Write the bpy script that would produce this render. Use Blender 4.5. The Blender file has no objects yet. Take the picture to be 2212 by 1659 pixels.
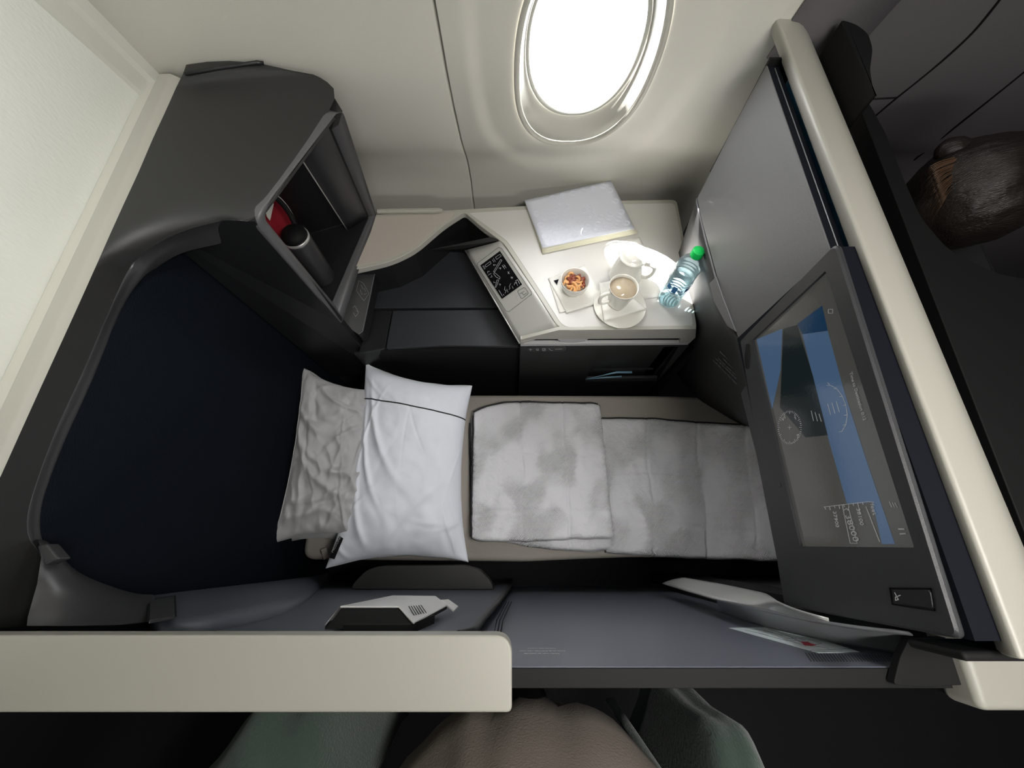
import bpy, bmesh, math, random
from mathutils import Vector, Matrix, noise, Euler
S = bpy.context.scene
COL = S.collection
# ------------------------------------------------------------------ camera / world / light
H0 = 1.85                      # lens height above the cabin floor
TILT = math.radians(68.5)      # looking down
F = 900.0
cam_d = bpy.data.cameras.new('camera')
cam_d.sensor_width = 36; cam_d.lens = F/2212*36; cam_d.clip_start = 0.01
cam = bpy.data.objects.new('camera', cam_d); COL.objects.link(cam)
cam.location = (0, 0, H0); cam.rotation_euler = (math.pi/2-TILT, 0, 0)
S.camera = cam
S.view_settings.view_transform = 'Standard'
S.view_settings.look = 'None'
S.view_settings.gamma = 1
S.view_settings.exposure = 0.2
S.view_settings.use_curve_mapping = False
w = bpy.data.worlds.new('world'); S.world = w; w.use_nodes = True
bg = w.node_tree.nodes['Background']
bg.inputs[0].default_value = (1.0, 0.985, 0.965, 1); bg.inputs[1].default_value = 13.0
sun_d = bpy.data.lights.new('sun', 'SUN'); sun_d.energy = 34; sun_d.angle = math.radians(0.6); sun_d.color = (1, .96, .9)
sun = bpy.data.objects.new('sun', sun_d); COL.objects.link(sun)
sun.rotation_euler = Vector((.60, -.46, -1)).to_track_quat('-Z', 'Y').to_euler()
def area(name, loc, target, sx, sy, power, color=(1, .97, .92), spread=170):
    d = bpy.data.lights.new(name, 'AREA'); d.shape = 'RECTANGLE'; d.size = sx; d.size_y = sy; d.energy = power; d.color = color
    o = bpy.data.objects.new(name, d); COL.objects.link(o); o.location = loc
    o.rotation_euler = (Vector(target)-Vector(loc)).to_track_quat('-Z', 'Y').to_euler()
    d.spread = math.radians(spread)
    return o
area('ceiling_lamp', (.42, -.12, 2.2), (.1, .3, 0.4), .7, .12, 11)
area('sidewall_lamp', (-.2, .30, 2.2), (-.80, .55, 1.62), .8, .06, 2.9, (1, 1, .96), 80)
area('aisle_fill', (.6, -1.5, 2.15), (.2, .3, .6), 1.0, .3, 8)  # added fill light, imitates unseen windows across the aisle

# ------------------------------------------------------------------ helpers
def ray(u, v):
    a = (u-1106)/F; b = (829.5-v)/F
    return Vector((a, math.cos(TILT)+b*math.sin(TILT), -math.sin(TILT)+b*math.cos(TILT)))
O = Vector((0, 0, H0))
def PZ(u, v, z): d = ray(u, v); return O + d*((z-H0)/d.z)
def PX(u, v, x): d = ray(u, v); return O + d*(x/d.x)
def PY(u, v, y): d = ray(u, v); return O + d*(y/d.y)
class Plane:
    def __init__(s, p, q, r):
        s.p = Vector(p); s.n = (Vector(q)-s.p).cross(Vector(r)-s.p).normalized()
        if s.n.dot(O-s.p) < 0: s.n.negate()
    def hit(s, u, v, off=0.0):
        d = ray(u, v); t = (s.p + s.n*off - O).dot(s.n)/d.dot(s.n); return O + d*t
def lin(c): return tuple(((x/12.92) if x <= .04045 else ((x+.055)/1.055)**2.4) for x in c)
def rgb(r, g, b): return lin((r/255, g/255, b/255))
MATS = {}
def mat(name, col, rough=.5, metal=0, bump=0, bscale=200, spec=.5, emit=None, estr=1, stretch=None, sheen=0, coat=0, var=0, vscale=6):
    m = bpy.data.materials.new(name); m.use_nodes = True; nt = m.node_tree; N = nt.nodes; L = nt.links
    p = N['Principled BSDF']
    p.inputs['Base Color'].default_value = (*col, 1); p.inputs['Roughness'].default_value = rough
    p.inputs['Metallic'].default_value = metal; p.inputs['Specular IOR Level'].default_value = spec
    p.inputs['Sheen Weight'].default_value = sheen; p.inputs['Coat Weight'].default_value = coat
    tc = N.new('ShaderNodeTexCoord'); mp = N.new('ShaderNodeMapping'); L.new(tc.outputs['Object'], mp.inputs[0])
    if stretch: mp.inputs['Scale'].default_value = stretch
    nz = N.new('ShaderNodeTexNoise'); nz.inputs['Scale'].default_value = bscale; nz.inputs['Detail'].default_value = 3
    L.new(mp.outputs[0], nz.inputs['Vector'])
    bp = N.new('ShaderNodeBump'); bp.inputs['Strength'].default_value = bump if bump else .02; bp.inputs['Distance'].default_value = .002
    L.new(nz.outputs[0], bp.inputs['Height']); L.new(bp.outputs[0], p.inputs['Normal'])
    if var:
        n2 = N.new('ShaderNodeTexNoise'); n2.inputs['Scale'].default_value = vscale; n2.inputs['Detail'].default_value = 4
        L.new(tc.outputs['Object'], n2.inputs['Vector'])
        mx = N.new('ShaderNodeMix'); mx.data_type = 'RGBA'
        L.new(n2.outputs[0], mx.inputs[0])
        mx.inputs[6].default_value = (*[c*(1-var) for c in col], 1); mx.inputs[7].default_value = (*[min(1, c*(1+var)) for c in col], 1)
        L.new(mx.outputs[2], p.inputs['Base Color'])
    if emit:
        p.inputs['Emission Color'].default_value = (*emit, 1); p.inputs['Emission Strength'].default_value = estr
    MATS[name] = m; return m
white = mat('white_plastic', rgb(180, 178, 169), .42, bump=.03, bscale=900)
capm = mat('cap_grey_white', rgb(158, 156, 147), .42, bump=.03, bscale=900)
cream = mat('sidewall_laminate', rgb(204, 202, 193), .55, bump=.10, bscale=700, var=.02)
bulk = mat('bulkhead_laminate', rgb(205, 207, 200), .5, bump=.35, bscale=160, stretch=(1, 1.2, .6), var=.07, vscale=3.2)
shell = mat('charcoal_shell', rgb(37, 37, 37), .5, bump=.12, bscale=900, spec=.45)
bevelm = mat('shell_edge', rgb(58, 58, 60), .36, bump=.05, bscale=900)
satin = mat('satin_grey_frame', rgb(86, 86, 88), .38, bump=.05, bscale=800)
navy = mat('navy_fabric', rgb(13, 19, 27), .95, bump=.8, bscale=500, sheen=.0, spec=.1, stretch=(1, .25, 1.6))
dark = mat('black_plastic', rgb(25, 26, 28), .45, bump=.1, bscale=900)
lidm = mat('lid_leather', rgb(42, 44, 49), .5, bump=.15, bscale=1100)
black = mat('gloss_black', (.006, .006, .007), .18)
mblack = mat('matt_black', (.0035, .0035, .004), .7, spec=.3)
slate = mat('slate_blue_door', rgb(104, 109, 122), .32, bump=.05, bscale=800)
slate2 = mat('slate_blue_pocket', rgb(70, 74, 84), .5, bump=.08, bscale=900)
silver = mat('silver_paint', rgb(196, 196, 196), .35, bump=.03, bscale=900)
chrome = mat('brushed_steel', rgb(206, 206, 204), .25, metal=.45, bump=.05, bscale=60)
steel = mat('satin_metal_grey', rgb(142, 144, 148), .34, metal=.2)
lamin = mat('table_laminate', rgb(206, 204, 200), .30, bump=.12, bscale=1500)
laminb = mat('beige_laminate', rgb(190, 182, 172), .4, bump=.1, bscale=1500)
ctrl = mat('control_grey', rgb(182, 182, 177), .38, metal=.1)
grain = mat('grained_grey_panel', rgb(88, 88, 89), .36, bump=.45, bscale=1500, spec=.6)
tvm = mat('monitor_housing', rgb(46, 47, 50), .42, bump=.25, bscale=900)
navyp = mat('navy_plastic', rgb(9, 13, 22), .75, spec=.15)
bluef = mat('blue_fabric', rgb(70, 150, 200), .85, bump=.8, bscale=600)
sheet = mat('grey_sheet', rgb(162, 156, 149), .8, bump=.3, bscale=90, spec=.2)
pilw = mat('white_cotton', rgb(233, 237, 247), .75, bump=.12, bscale=60, sheen=.2, spec=.25)
pilg = mat('grey_cotton', rgb(176, 176, 178), .8, bump=.25, bscale=60, sheen=.2, spec=.2)
ink = mat('black_cord', (.01, .01, .012), .6)
china = mat('white_china', rgb(232, 230, 222), .16, coat=.3)
paper = mat('paper_napkin', rgb(232, 230, 224), .85, bump=.5, bscale=120)
cover = mat('embossed_card', rgb(214, 217, 228), .5, bump=.05)
pages = mat('cream_pages', rgb(226, 224, 202), .7)
coffee = mat('milky_coffee', rgb(186, 170, 146), .12, coat=.5)
green = mat('green_cap', rgb(22, 205, 95), .35)
red = mat('red_cloth', rgb(150, 14, 34), .8, bump=.4, bscale=200)
markm = mat('white_marking', rgb(190, 192, 194), .5)
dimmark = mat('grey_marking', rgb(120, 122, 126), .5)
labelw = mat('white_sticker', rgb(226, 238, 240), .35)
redm = mat('red_print', rgb(190, 20, 50), .4)
floorm = mat('dark_carpet', rgb(28, 28, 32), .95, bump=1, bscale=300)
ceilm = mat('ceiling_panel', rgb(120, 120, 118), .7)
nextm = mat('shaded_sidewall', rgb(96, 93, 96), .6, bump=.1, bscale=500)  # same pale sidewall, with its shade put into the colour
beige = mat('beige_jersey', rgb(128, 119, 110), .9, bump=.4, bscale=300, var=.05)
sage = mat('sage_knit', rgb(64, 84, 74), .95, bump=1, bscale=220, stretch=(3, .6, .6), sheen=.3)
trous = mat('dark_trousers', rgb(12, 13, 16), .9, bump=.3)
skin = mat('skin', rgb(176, 128, 104), .5, bump=.1, bscale=150)
hairm = mat('dark_brown_hair', rgb(26, 20, 17), .42, bump=1, bscale=60, stretch=(1, 14, 3))
hairl = mat('light_brown_hair', rgb(84, 62, 46), .4, bump=.6, bscale=200)
cashew = mat('roasted_cashew', rgb(214, 158, 100), .45, bump=.4, bscale=120, var=.15, vscale=60)
almond = mat('brown_almond', rgb(124, 58, 36), .5, bump=.8, bscale=200, var=.25, vscale=80)
bluel = mat('blue_label_print', rgb(30, 110, 170), .4)
plug = mat('pale_blue_plastic', rgb(120, 158, 180), .35)
trimm = mat('trim_plastic', rgb(188, 188, 180), .4)
# quilt: woven chevrons as bump from the cloth's own coordinates
def quilt_mat():
    m = bpy.data.materials.new('silver_quilt'); m.use_nodes = True; N = m.node_tree.nodes; L = m.node_tree.links
    p = N['Principled BSDF']; p.inputs['Base Color'].default_value = (*rgb(216, 216, 222), 1)
    p.inputs['Roughness'].default_value = .48; p.inputs['Sheen Weight'].default_value = .3
    tc = N.new('ShaderNodeTexCoord'); sp = N.new('ShaderNodeSeparateXYZ'); L.new(tc.outputs['UV'], sp.inputs[0])
    def mth(op, a, b=None):
        n = N.new('ShaderNodeMath'); n.operation = op
        for i, x in enumerate((a, b)):
            if x is None: continue
            if isinstance(x, (int, float)): n.inputs[i].default_value = x
            else: L.new(x, n.inputs[i])
        return n.outputs[0]
    zig = mth('PINGPONG', sp.outputs[1], .011)
    ph = mth('ADD', sp.outputs[0], zig)
    s = mth('SINE', mth('MULTIPLY', ph, 2*math.pi/.0062))
    nz = N.new('ShaderNodeTexNoise'); nz.inputs['Scale'].default_value = 7; L.new(tc.outputs['UV'], nz.inputs['Vector'])
    rp = N.new('ShaderNodeMapRange'); L.new(nz.outputs[0], rp.inputs[0]); rp.inputs[1].default_value = .45; rp.inputs[2].default_value = .56
    h = mth('MULTIPLY', s, rp.outputs[0])
    n3 = N.new('ShaderNodeTexNoise'); n3.inputs['Scale'].default_value = 28; n3.inputs['Detail'].default_value = 5; n3.inputs['Distortion'].default_value = 1.2
    L.new(tc.outputs['UV'], n3.inputs['Vector'])
    b1 = N.new('ShaderNodeBump'); b1.inputs['Strength'].default_value = .9; b1.inputs['Distance'].default_value = .0012; L.new(h, b1.inputs['Height'])
    b2 = N.new('ShaderNodeBump'); b2.inputs['Strength'].default_value = .6; b2.inputs['Distance'].default_value = .008; L.new(n3.outputs[0], b2.inputs['Height'])
    L.new(b1.outputs[0], b2.inputs['Normal']); L.new(b2.outputs[0], p.inputs['Normal'])
    return m
quilt = quilt_mat()
def glassy(name, tint, refl=.12, rough=.02):
    m = bpy.data.materials.new(name); m.use_nodes = True; N = m.node_tree.nodes; L = m.node_tree.links
    N.remove(N['Principled BSDF']); out = N['Material Output']
    t = N.new('ShaderNodeBsdfTransparent'); t.inputs[0].default_value = (*tint, 1)
    g = N.new('ShaderNodeBsdfGlossy'); g.inputs['Roughness'].default_value = rough
    fr = N.new('ShaderNodeLayerWeight'); fr.inputs['Blend'].default_value = refl*2
    nz = N.new('ShaderNodeTexNoise'); nz.inputs['Scale'].default_value = 60
    bp = N.new('ShaderNodeBump'); bp.inputs['Strength'].default_value = .25 if name != 'window_glass' else .0; bp.inputs['Distance'].default_value = .002
    L.new(nz.outputs[0], bp.inputs['Height']); L.new(bp.outputs[0], g.inputs['Normal'])
    mx = N.new('ShaderNodeMixShader'); L.new(fr.outputs['Fresnel'], mx.inputs[0]); L.new(t.outputs[0], mx.inputs[1]); L.new(g.outputs[0], mx.inputs[2])
    L.new(mx.outputs[0], out.inputs[0]); return m
winglass = glassy('window_glass', (.97, .98, 1), .05)
pet = glassy('clear_plastic', (.90, .97, .98), .35, .04)
film = glassy('label_film', (.92, .97, 1), .1, .1)
def lit_clear(name, tint, body, k):
    m = glassy(name, tint, .1, .05); N = m.node_tree.nodes; L = m.node_tree.links
    old = N['Material Output'].inputs[0].links[0].from_socket
    tr_ = N.new('ShaderNodeBsdfTranslucent'); tr_.inputs[0].default_value = (*body, 1)
    df = N.new('ShaderNodeBsdfDiffuse'); df.inputs[0].default_value = (*body, 1)
    a = N.new('ShaderNodeMixShader'); a.inputs[0].default_value = .5; L.new(tr_.outputs[0], a.inputs[1]); L.new(df.outputs[0], a.inputs[2])
    b = N.new('ShaderNodeMixShader'); b.inputs[0].default_value = k; L.new(old, b.inputs[1]); L.new(a.outputs[0], b.inputs[2])
    L.new(b.outputs[0], N['Material Output'].inputs[0]); return m
wat = lit_clear('water', (.88, .98, 1), (.75, .95, 1), .10)
pet = lit_clear('clear_plastic', (.97, 1, 1), (.9, .97, 1), .07)

def woff(parent):
    v = Vector((0, 0, 0))
    while parent is not None: v += parent.location; parent = parent.parent
    return v
def mk(name, verts, faces, m, parent=None, smooth=False, bevel=0, seg=2, recalc=True, sub=0, solid=0, mats=None):
    me = bpy.data.meshes.new(name); off = woff(parent)
    me.from_pydata([Vector(v)-off for v in verts], [], faces); me.update()
    if recalc:
        b = bmesh.new(); b.from_mesh(me); bmesh.ops.recalc_face_normals(b, faces=b.faces); b.to_mesh(me); b.free()
    me.materials.append(m)
    if smooth:
        for p in me.polygons: p.use_smooth = True
    o = bpy.data.objects.new(name, me); COL.objects.link(o)
    if parent: o.parent = parent
    if solid:
        s = o.modifiers.new('solid', 'SOLIDIFY'); s.thickness = solid; s.offset = 0
    if sub:
        s = o.modifiers.new('sub', 'SUBSURF'); s.levels = sub; s.render_levels = sub
    if bevel:
        bv = o.modifiers.new('bevel', 'BEVEL'); bv.width = bevel; bv.segments = seg; bv.limit_method = 'ANGLE'; bv.angle_limit = math.radians(35)
        for p in me.polygons: p.use_smooth = True
        wn = o.modifiers.new('wn', 'WEIGHTED_NORMAL'); wn.keep_sharp = True
    return o
def tag(o, label, cat=None, group=None):
    o['label'] = label
    if cat: o['category'] = cat
    if group: o['group'] = group
    return o
def thing(name, label, cat, loc=(0, 0, 0), group=None):
    o = bpy.data.objects.new(name, None); COL.objects.link(o); o.location = loc; o.empty_display_size = .05
    return tag(o, label, cat, group)
def struct(o): o['kind'] = 'structure'; return o
def prism(name, pts, vec, m, parent=None, bevel=0, **k):
    pts = [Vector(p) for p in pts]; vec = Vector(vec); n = len(pts)
    vs = pts + [p+vec for p in pts]
    fs = [list(range(n)), list(range(2*n-1, n-1, -1))] + [[i, (i+1) % n, n+(i+1) % n, n+i] for i in range(n)]
    return mk(name, vs, fs, m, parent, bevel=bevel, **k)
def box(name, a, b, m, parent=None, bevel=0, **k):
    (x0, y0, z0), (x1, y1, z1) = a, b
    return prism(name, [(x0, y0, z0), (x1, y0, z0), (x1, y1, z0), (x0, y1, z0)], (0, 0, z1-z0), m, parent, bevel, **k)
def roundp(pts, r, n=5):
    pts = [Vector(p) for p in pts]; out = []
    for i, p in enumerate(pts):
        a = pts[i-1]; c = pts[(i+1) % len(pts)]; rr = r[i] if isinstance(r, (list, tuple)) else r
        da = (a-p); dc = (c-p); rr = min(rr, da.length*.45, dc.length*.45)
        s = p+da.normalized()*rr; e = p+dc.normalized()*rr
        for k in range(n+1):
            t = k/n; out.append(s*(1-t)**2 + p*2*t*(1-t) + e*t*t)
    return out
def loft(name, rings, m, parent=None, closed=False, cap=False, smooth=True, **k):
    n = len(rings[0]); vs = [p for r in rings for p in r]; fs = []
    for i in range(len(rings)-1):
        for j in range(n if closed else n-1):
            fs.append([i*n+j, i*n+(j+1) % n, (i+1)*n+(j+1) % n, (i+1)*n+j])
    if cap: fs.append(list(range(n))); fs.append([(len(rings)-1)*n+j for j in range(n)][::-1])
    return mk(name, vs, fs, m, parent, smooth=smooth, **k)
def proj(p):
    d = Vector(p)-O; dep = d.y*math.cos(TILT)-d.z*math.sin(TILT)
    return d.x/dep, (d.y*math.sin(TILT)+d.z*math.cos(TILT))/dep
def smoothpath(pts, n=6):
    pts = [Vector(p) for p in pts]; out = []
    for i in range(len(pts)-1):
        p0 = pts[max(i-1, 0)]; p1 = pts[i]; p2 = pts[i+1]; p3 = pts[min(i+2, len(pts)-1)]
        for k in range(n):
            t = k/n; out.append(.5*((2*p1)+(p2-p0)*t+(2*p0-5*p1+4*p2-p3)*t*t+(3*p1-p0-3*p2+p3)*t**3))
    out.append(pts[-1]); return out
def tube(name, path, r, m, parent=None, seg=8, closed=False, flat=1.0, up=(0, 0, 1)):
    path = [Vector(p) for p in path]; rings = []; N = len(path)
    for i, p in enumerate(path):
        a = path[(i-1) % N] if closed else path[max(i-1, 0)]; b = path[(i+1) % N] if closed else path[min(i+1, N-1)]
        t = (b-a).normalized(); u = Vector(up); s = t.cross(u)
        if s.length < 1e-4: s = t.cross(Vector((0, 1, 0.01)))
        s.normalize(); u = s.cross(t); rr = r[i] if isinstance(r, (list, tuple)) else r
        rings.append([p+(s*math.cos(q)+u*math.sin(q)*flat)*rr for q in [2*math.pi*k/seg for k in range(seg)]])
    if closed: rings.append(rings[0])
    return loft(name, rings, m, parent, closed=True, cap=not closed)
def lathe(name, prof, c, m, parent=None, seg=40, fn=None):
    rings = []
    for (r, z) in prof:
        rings.append([Vector((c[0]+r*math.cos(q)*(fn(q, z) if fn else 1), c[1]+r*math.sin(q)*(fn(q, z) if fn else 1), c[2]+z)) for q in [2*math.pi*k/seg for k in range(seg)]])
    return loft(name, rings, m, parent, closed=True, cap=True)
def strips(name, lines, pf, m, parent, wid=.0012, off=.0006):
    """thin raised line work; lines = lists of pixel points read off the plane function pf"""
    vs = []; fs = []
    for ln in lines:
        P = [pf.hit(u, v, off) for u, v in ln]
        for a, b in zip(P, P[1:]):
            d = (b-a)
            if d.length < 1e-6: continue
            s = d.normalized().cross(pf.n)*wid/2; e = d.normalized()*wid*.3; t = pf.n*.0004
            i = len(vs); q = [a-e-s, a-e+s, b+e+s, b+e-s]
            vs += [x-t for x in q] + q
            fs += [[i+4, i+5, i+6, i+7], [i, i+1, i+5, i+4], [i+1, i+2, i+6, i+5], [i+2, i+3, i+7, i+6], [i+3, i, i+4, i+7]]
    return mk(name, vs, fs, m, parent)
def rect(u0, v0, u1, v1): return [(u0, v0), (u1, v0), (u1, v1), (u0, v1), (u0, v0)]
def text(name, items, pf, m, parent, off=.0006, ext=.0003):
    """items: (string, (u,v) start of baseline, (u,v) end of baseline, up hint pixel) -> one lettering mesh"""
    vs = []; fs = []
    for s, p0, p1, uphint in items:
        a = pf.hit(*p0, off); b = pf.hit(*p1, off); h = pf.hit(*uphint, off)
        cu = bpy.data.curves.new('t', 'FONT'); cu.body = s; cu.resolution_u = 2; cu.extrude = ext
        ob = bpy.data.objects.new('t', cu); COL.objects.link(ob)
        dg = bpy.context.evaluated_depsgraph_get(); me = bpy.data.meshes.new_from_object(ob.evaluated_get(dg))
        xs = [v.co.x for v in me.vertices]; wd = (max(xs)-min(xs)) or 1
        ex = (b-a).normalized(); ey = (h-a); ey = (ey-ex*ey.dot(ex)).normalized(); sc = (b-a).length/wd
        i0 = len(vs)
        for v in me.vertices: vs.append(a+ex*(v.co.x-min(xs))*sc+ey*v.co.y*sc+pf.n*v.co.z)
        for p in me.polygons: fs.append([i0+k for k in p.vertices])
        bpy.data.objects.remove(ob); bpy.data.curves.remove(cu); bpy.data.meshes.remove(me)
    return mk(name, vs, fs, m, parent, recalc=False)

# ------------------------------------------------------------------ setting
WP = [(-.2, 1.10), (.3, 1.16), (.77, 1.165), (.90, 1.125), (1.0, 1.058), (1.22, .962), (1.43, .905), (1.62, .835), (1.85, .73), (2.05, .60), (2.3, .38)]
def wy(z):
    for (z0, y0), (z1, y1) in zip(WP, WP[1:]):
        if z <= z1: t = (z-z0)/(z1-z0); break
    i = WP.index((z0, y0)); pm = WP[max(i-1, 0)]; pn = WP[min(i+2, len(WP)-1)]
    m0 = (y1-pm[1])/(z1-pm[0])*(z1-z0); m1 = (pn[1]-y0)/(pn[0]-z0)*(z1-z0)
    return (2*t**3-3*t*t+1)*y0+(t**3-2*t*t+t)*m0+(-2*t**3+3*t*t)*y1+(t**3-t*t)*m1
struct(box('floor', (-.85, -2.7, -.02), (3, 1.2, 0), floorm))
struct(box('ceiling', (-.85, -2.7, 2.28), (3, .45, 2.32), ceilm))
struct(box('wall_aisle', (-.85, -2.74, 0), (3, -2.7, 2.3), ceilm))
struct(box('wall_front', (3, -2.7, 0), (3.04, 1.2, 2.3), ceilm))
# rear bulkhead, a shallow fan of pressed facets
struct(box('wall_rear', (-.85, -.17, 0), (-.786, 1.2, 2.3), bulk))
struct(box('rear_dark_standin', (-.85, -2.7, 0), (-.79, -.17, 2.3), mblack))  # black stand-in for the dark seats there
sx0, sx1 = -.79, -.142
zz = [-.0+2.3*i/60 for i in range(61)]
def wallgrid(name, x0, x1, m, nx=8):
    vs = []; fs = []
    for i in range(nx+1):
        x = x0+(x1-x0)*i/nx
        e = min(i, nx-i); ro = .006 if e == 0 else 0
        for z in zz: vs.append((x, wy(z)+ro, z))
    n = len(zz)
    for i in range(nx):
        for j in range(n-1): fs.append([i*n+j, (i+1)*n+j, (i+1)*n+j+1, i*n+j+1])
    return mk(name, vs, fs, m, smooth=True)
def wallgrid2(name, x0, x1, m):
    xs = [x0, x0+.001, x0+.004, (x0+x1)/2, x1-.004, x1-.001, x1]; ro = [.012, .003, 0, 0, 0, .003, .012]
    vs = [(x, wy(z)+r, z) for x, r in zip(xs, ro) for z in zz]; n = len(zz)
    fs = [[i*n+j, (i+1)*n+j, (i+1)*n+j+1, i*n+j+1] for i in range(len(xs)-1) for j in range(n-1)]
    return mk(name, vs, fs, m, smooth=True)
struct(wallgrid2('wall_window', sx0, sx1, cream))
# window panel with the oval opening
WCX, WCZ, WA, WB = .158, 1.255, .150, .262
def se(q, n=2.35):
    c, s = math.cos(q), math.sin(q)
    return math.copysign(abs(c)**(2/n), c), math.copysign(abs(s)**(2/n), s)
def dish(x, z):
    r = (abs((x-WCX)/.245)**2.6+abs((z-1.30)/.44)**2.6)**(1/2.6)
    t = min(1, max(0, (1.06-r)/.16)); return .012*t*t*(3-2*t)
NA = 144; rings = []
px0, px1, pz0, pz1 = -.137, .68, 0, 2.3
qs = [2*math.pi*k/NA for k in range(NA)]
for ri in range(0, 31):
    t = ri/30; ring = []
    for q in qs:
        c, s = se(q); ex, ez = WCX+WA*c, WCZ+WB*s
        dx, dz = ex-WCX, ez-WCZ
        k = min([((px1-WCX)/dx if dx > 1e-6 else 1e9), ((px0-WCX)/dx if dx < -1e-6 else 1e9), ((pz1-WCZ)/dz if dz > 1e-6 else 1e9), ((pz0-WCZ)/dz if dz < -1e-6 else 1e9)])
        tt = t**1.3; x = WCX+dx*(1+(k-1)*tt); z = WCZ+dz*(1+(k-1)*tt)
        ring.append((x, wy(z)+dish(x, z), z))
    rings.append(ring)
for c_ in [(px0, pz0), (px0, pz1), (px1, pz0), (px1, pz1)]:
    k_ = min(range(NA), key=lambda i: (rings[-1][i][0]-c_[0])**2+(rings[-1][i][2]-c_[1])**2); rings[-1][k_] = (c_[0], wy(c_[1]), c_[1])
wp = struct(loft('wall_window', rings, cream, closed=True))
# added backing strips behind the panel joints, stopping outside light leaking in
struct(loft('seam_backing', [[(x, wy(z)+d, z) for z in zz] for x, d in [(-.20, .0003), (-.19, .02), (-.132, .02), (-.122, .0003)]], trimm, smooth=False))
struct(loft('seam_backing', [[(x, wy(z)+d, z) for z in zz] for x, d in [(.65, .0003), (.655, .02), (.71, .02), (.72, .0003)]], trimm, smooth=False))
# window reveal
win = bpy.data.objects.new('window_1', None); COL.objects.link(win); win.location = (WCX, 1.0, WCZ); struct(win)
def wring(a, b, dy, cz=0):
    return [(WCX+a*se(q)[0], wy(WCZ+WB*se(q)[1])*(1-0)+dish(WCX+WA*se(q)[0], WCZ+WB*se(q)[1])+dy, WCZ+cz+b*se(q)[1]) for q in qs]
def flatring(a, b, y0, cz=0):   # ring on the tilted glazing plane
    out = []
    for q in qs:
        c, s = se(q, 2.2); z = WCZ+cz+b*s; out.append((WCX+a*c, y0-(z-WCZ)*.26, z))
    return out
loft('window_frame', [wring(WA+.004, WB+.004, -.002), wring(WA+.001, WB+.001, -.005), wring(WA-.006, WB-.006, -.003), wring(WA-.009, WB-.009, .004)], white, win, closed=True)
loft('window_reveal', [wring(WA-.009, WB-.009, .002), flatring(WA-.014, WB-.035, .992, .01), flatring(WA-.020, WB-.062, 1.015, .018), flatring(WA-.024, WB-.075, 1.02, .022)], white, win, closed=True)
loft('window_seal', [flatring(WA-.022, WB-.073, 1.017, .022), flatring(WA-.026, WB-.078, 1.014, .022), flatring(WA-.030, WB-.082, 1.022, .022)], trimm, win, closed=True)
g = flatring(WA-.028, WB-.080, 1.024, .022)
mk('window_pane', g+[Vector(p)+Vector((0, .004, 0)) for p in g], [list(range(NA)), list(range(2*NA-1, NA-1, -1))], winglass, win)
# dark sheet imitating shade at the forward edge, then trim where bulkhead meets sidewall
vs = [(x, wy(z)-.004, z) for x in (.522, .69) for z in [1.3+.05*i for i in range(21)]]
struct(mk('shade_sheet', vs, [[j, 21+j, 22+j, j+1] for j in range(20)], nextm, smooth=True, solid=.004))
pts = []
for z in [1.15+.1*i for i in range(12)]: pts.append(z)
loft('trim_2', [[(-.786, wy(z)-.062, z), (-.776, wy(z)-.060, z), (-.774, wy(z)-.026, z), (-.764, wy(z)-.020, z), (-.758, wy(z)+.004, z)] for z in pts], trimm, smooth=False)['kind'] = 'structure'
# next section of sidewall, shade put into its colour, beyond the forward partition
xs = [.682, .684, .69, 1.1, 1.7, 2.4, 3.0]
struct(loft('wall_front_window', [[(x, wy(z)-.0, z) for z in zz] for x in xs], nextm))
def wallstrip(name, pl, wdt, m):
    rr = []
    pts3 = []
    for u, v in pl:
        d = ray(u, v); t = .2
        for _ in range(4000):
            p = O+d*t
            if p.y >= wy(p.z): break
            t += .0005
        pts3.append(p)
    return tube(name, [p+Vector((0, -.001, 0)) for p in smoothpath(pts3, 5)], wdt, m, seg=6)
struct(wallstrip('trim_3', [(1893, 248), (1938, 210), (2036, 130), (2105, 65), (2170, -15)], .0022, mblack))
struct(wallstrip('trim_4', [(1975, 345), (2050, 285), (2140, 213), (2230, 140)], .0022, mblack))
struct(wallstrip('trim_5', [(1795, 40), (1820, 18), (1845, -12)], .0018, mblack))
struct(wallstrip('trim_6', [(1880, 213), (1938, 210)], .0018, mblack))

# ------------------------------------------------------------------ rear partition with pale cap
rp = thing('rear_partition', 'pale grey capped partition behind the seat, against the textured bulkhead', 'partition', (-.74, .4, 0))
prof = [(-.752, 1.245), (-.7515, 1.266), (-.748, 1.2695), (-.724, 1.2705), (-.719, 1.268), (-.7045, 1.259), (-.7045, 1.255), (-.722, 1.245)]
prism('cap', [(x, -1.0, z) for x, z in prof], (0, 1.935, 0), capm, rp, bevel=.0015)
box('panel', (-.78, -.16, 0), (-.722, .95, 1.248), shell, rp)
box('ledge', (-.786, -.9, 1.2), (-.756, .94, 1.258), white, rp, bevel=.004)

# ------------------------------------------------------------------ seat shell
ss = thing('seat_shell', 'charcoal seat surround with navy fabric back, curving around the head of the bed', 'seat shell', (-.71, .25, 0))
capl = [(402, 140), (395, 160), (380, 190), (360, 235), (330, 300), (300, 370), (270, 435), (245, 490), (225, 535), (205, 580), (160, 680), (105, 800), (55, 910), (10, 1010), (-15, 1065), (-45, 1130), (-70, 1190), (-110, 1275), (-150, 1365)]
outl = [(565, 137), (640, 153), (690, 165), (722, 212), (640, 345), (556, 466), (488, 474), (407, 494), (338, 525), (285, 570), (234, 675), (180, 800), (120, 930), (76, 1050), (58, 1120), (63, 1165), (85, 1195), (98, 1235), (60, 1352)]
zo = [1.292, 1.285, 1.278, 1.265, 1.25, 1.235, 1.233, 1.232, 1.23, 1.228, 1.226, 1.224, 1.222, 1.22, 1.22, 1.22, 1.215, 1.205, 1.19]
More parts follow.
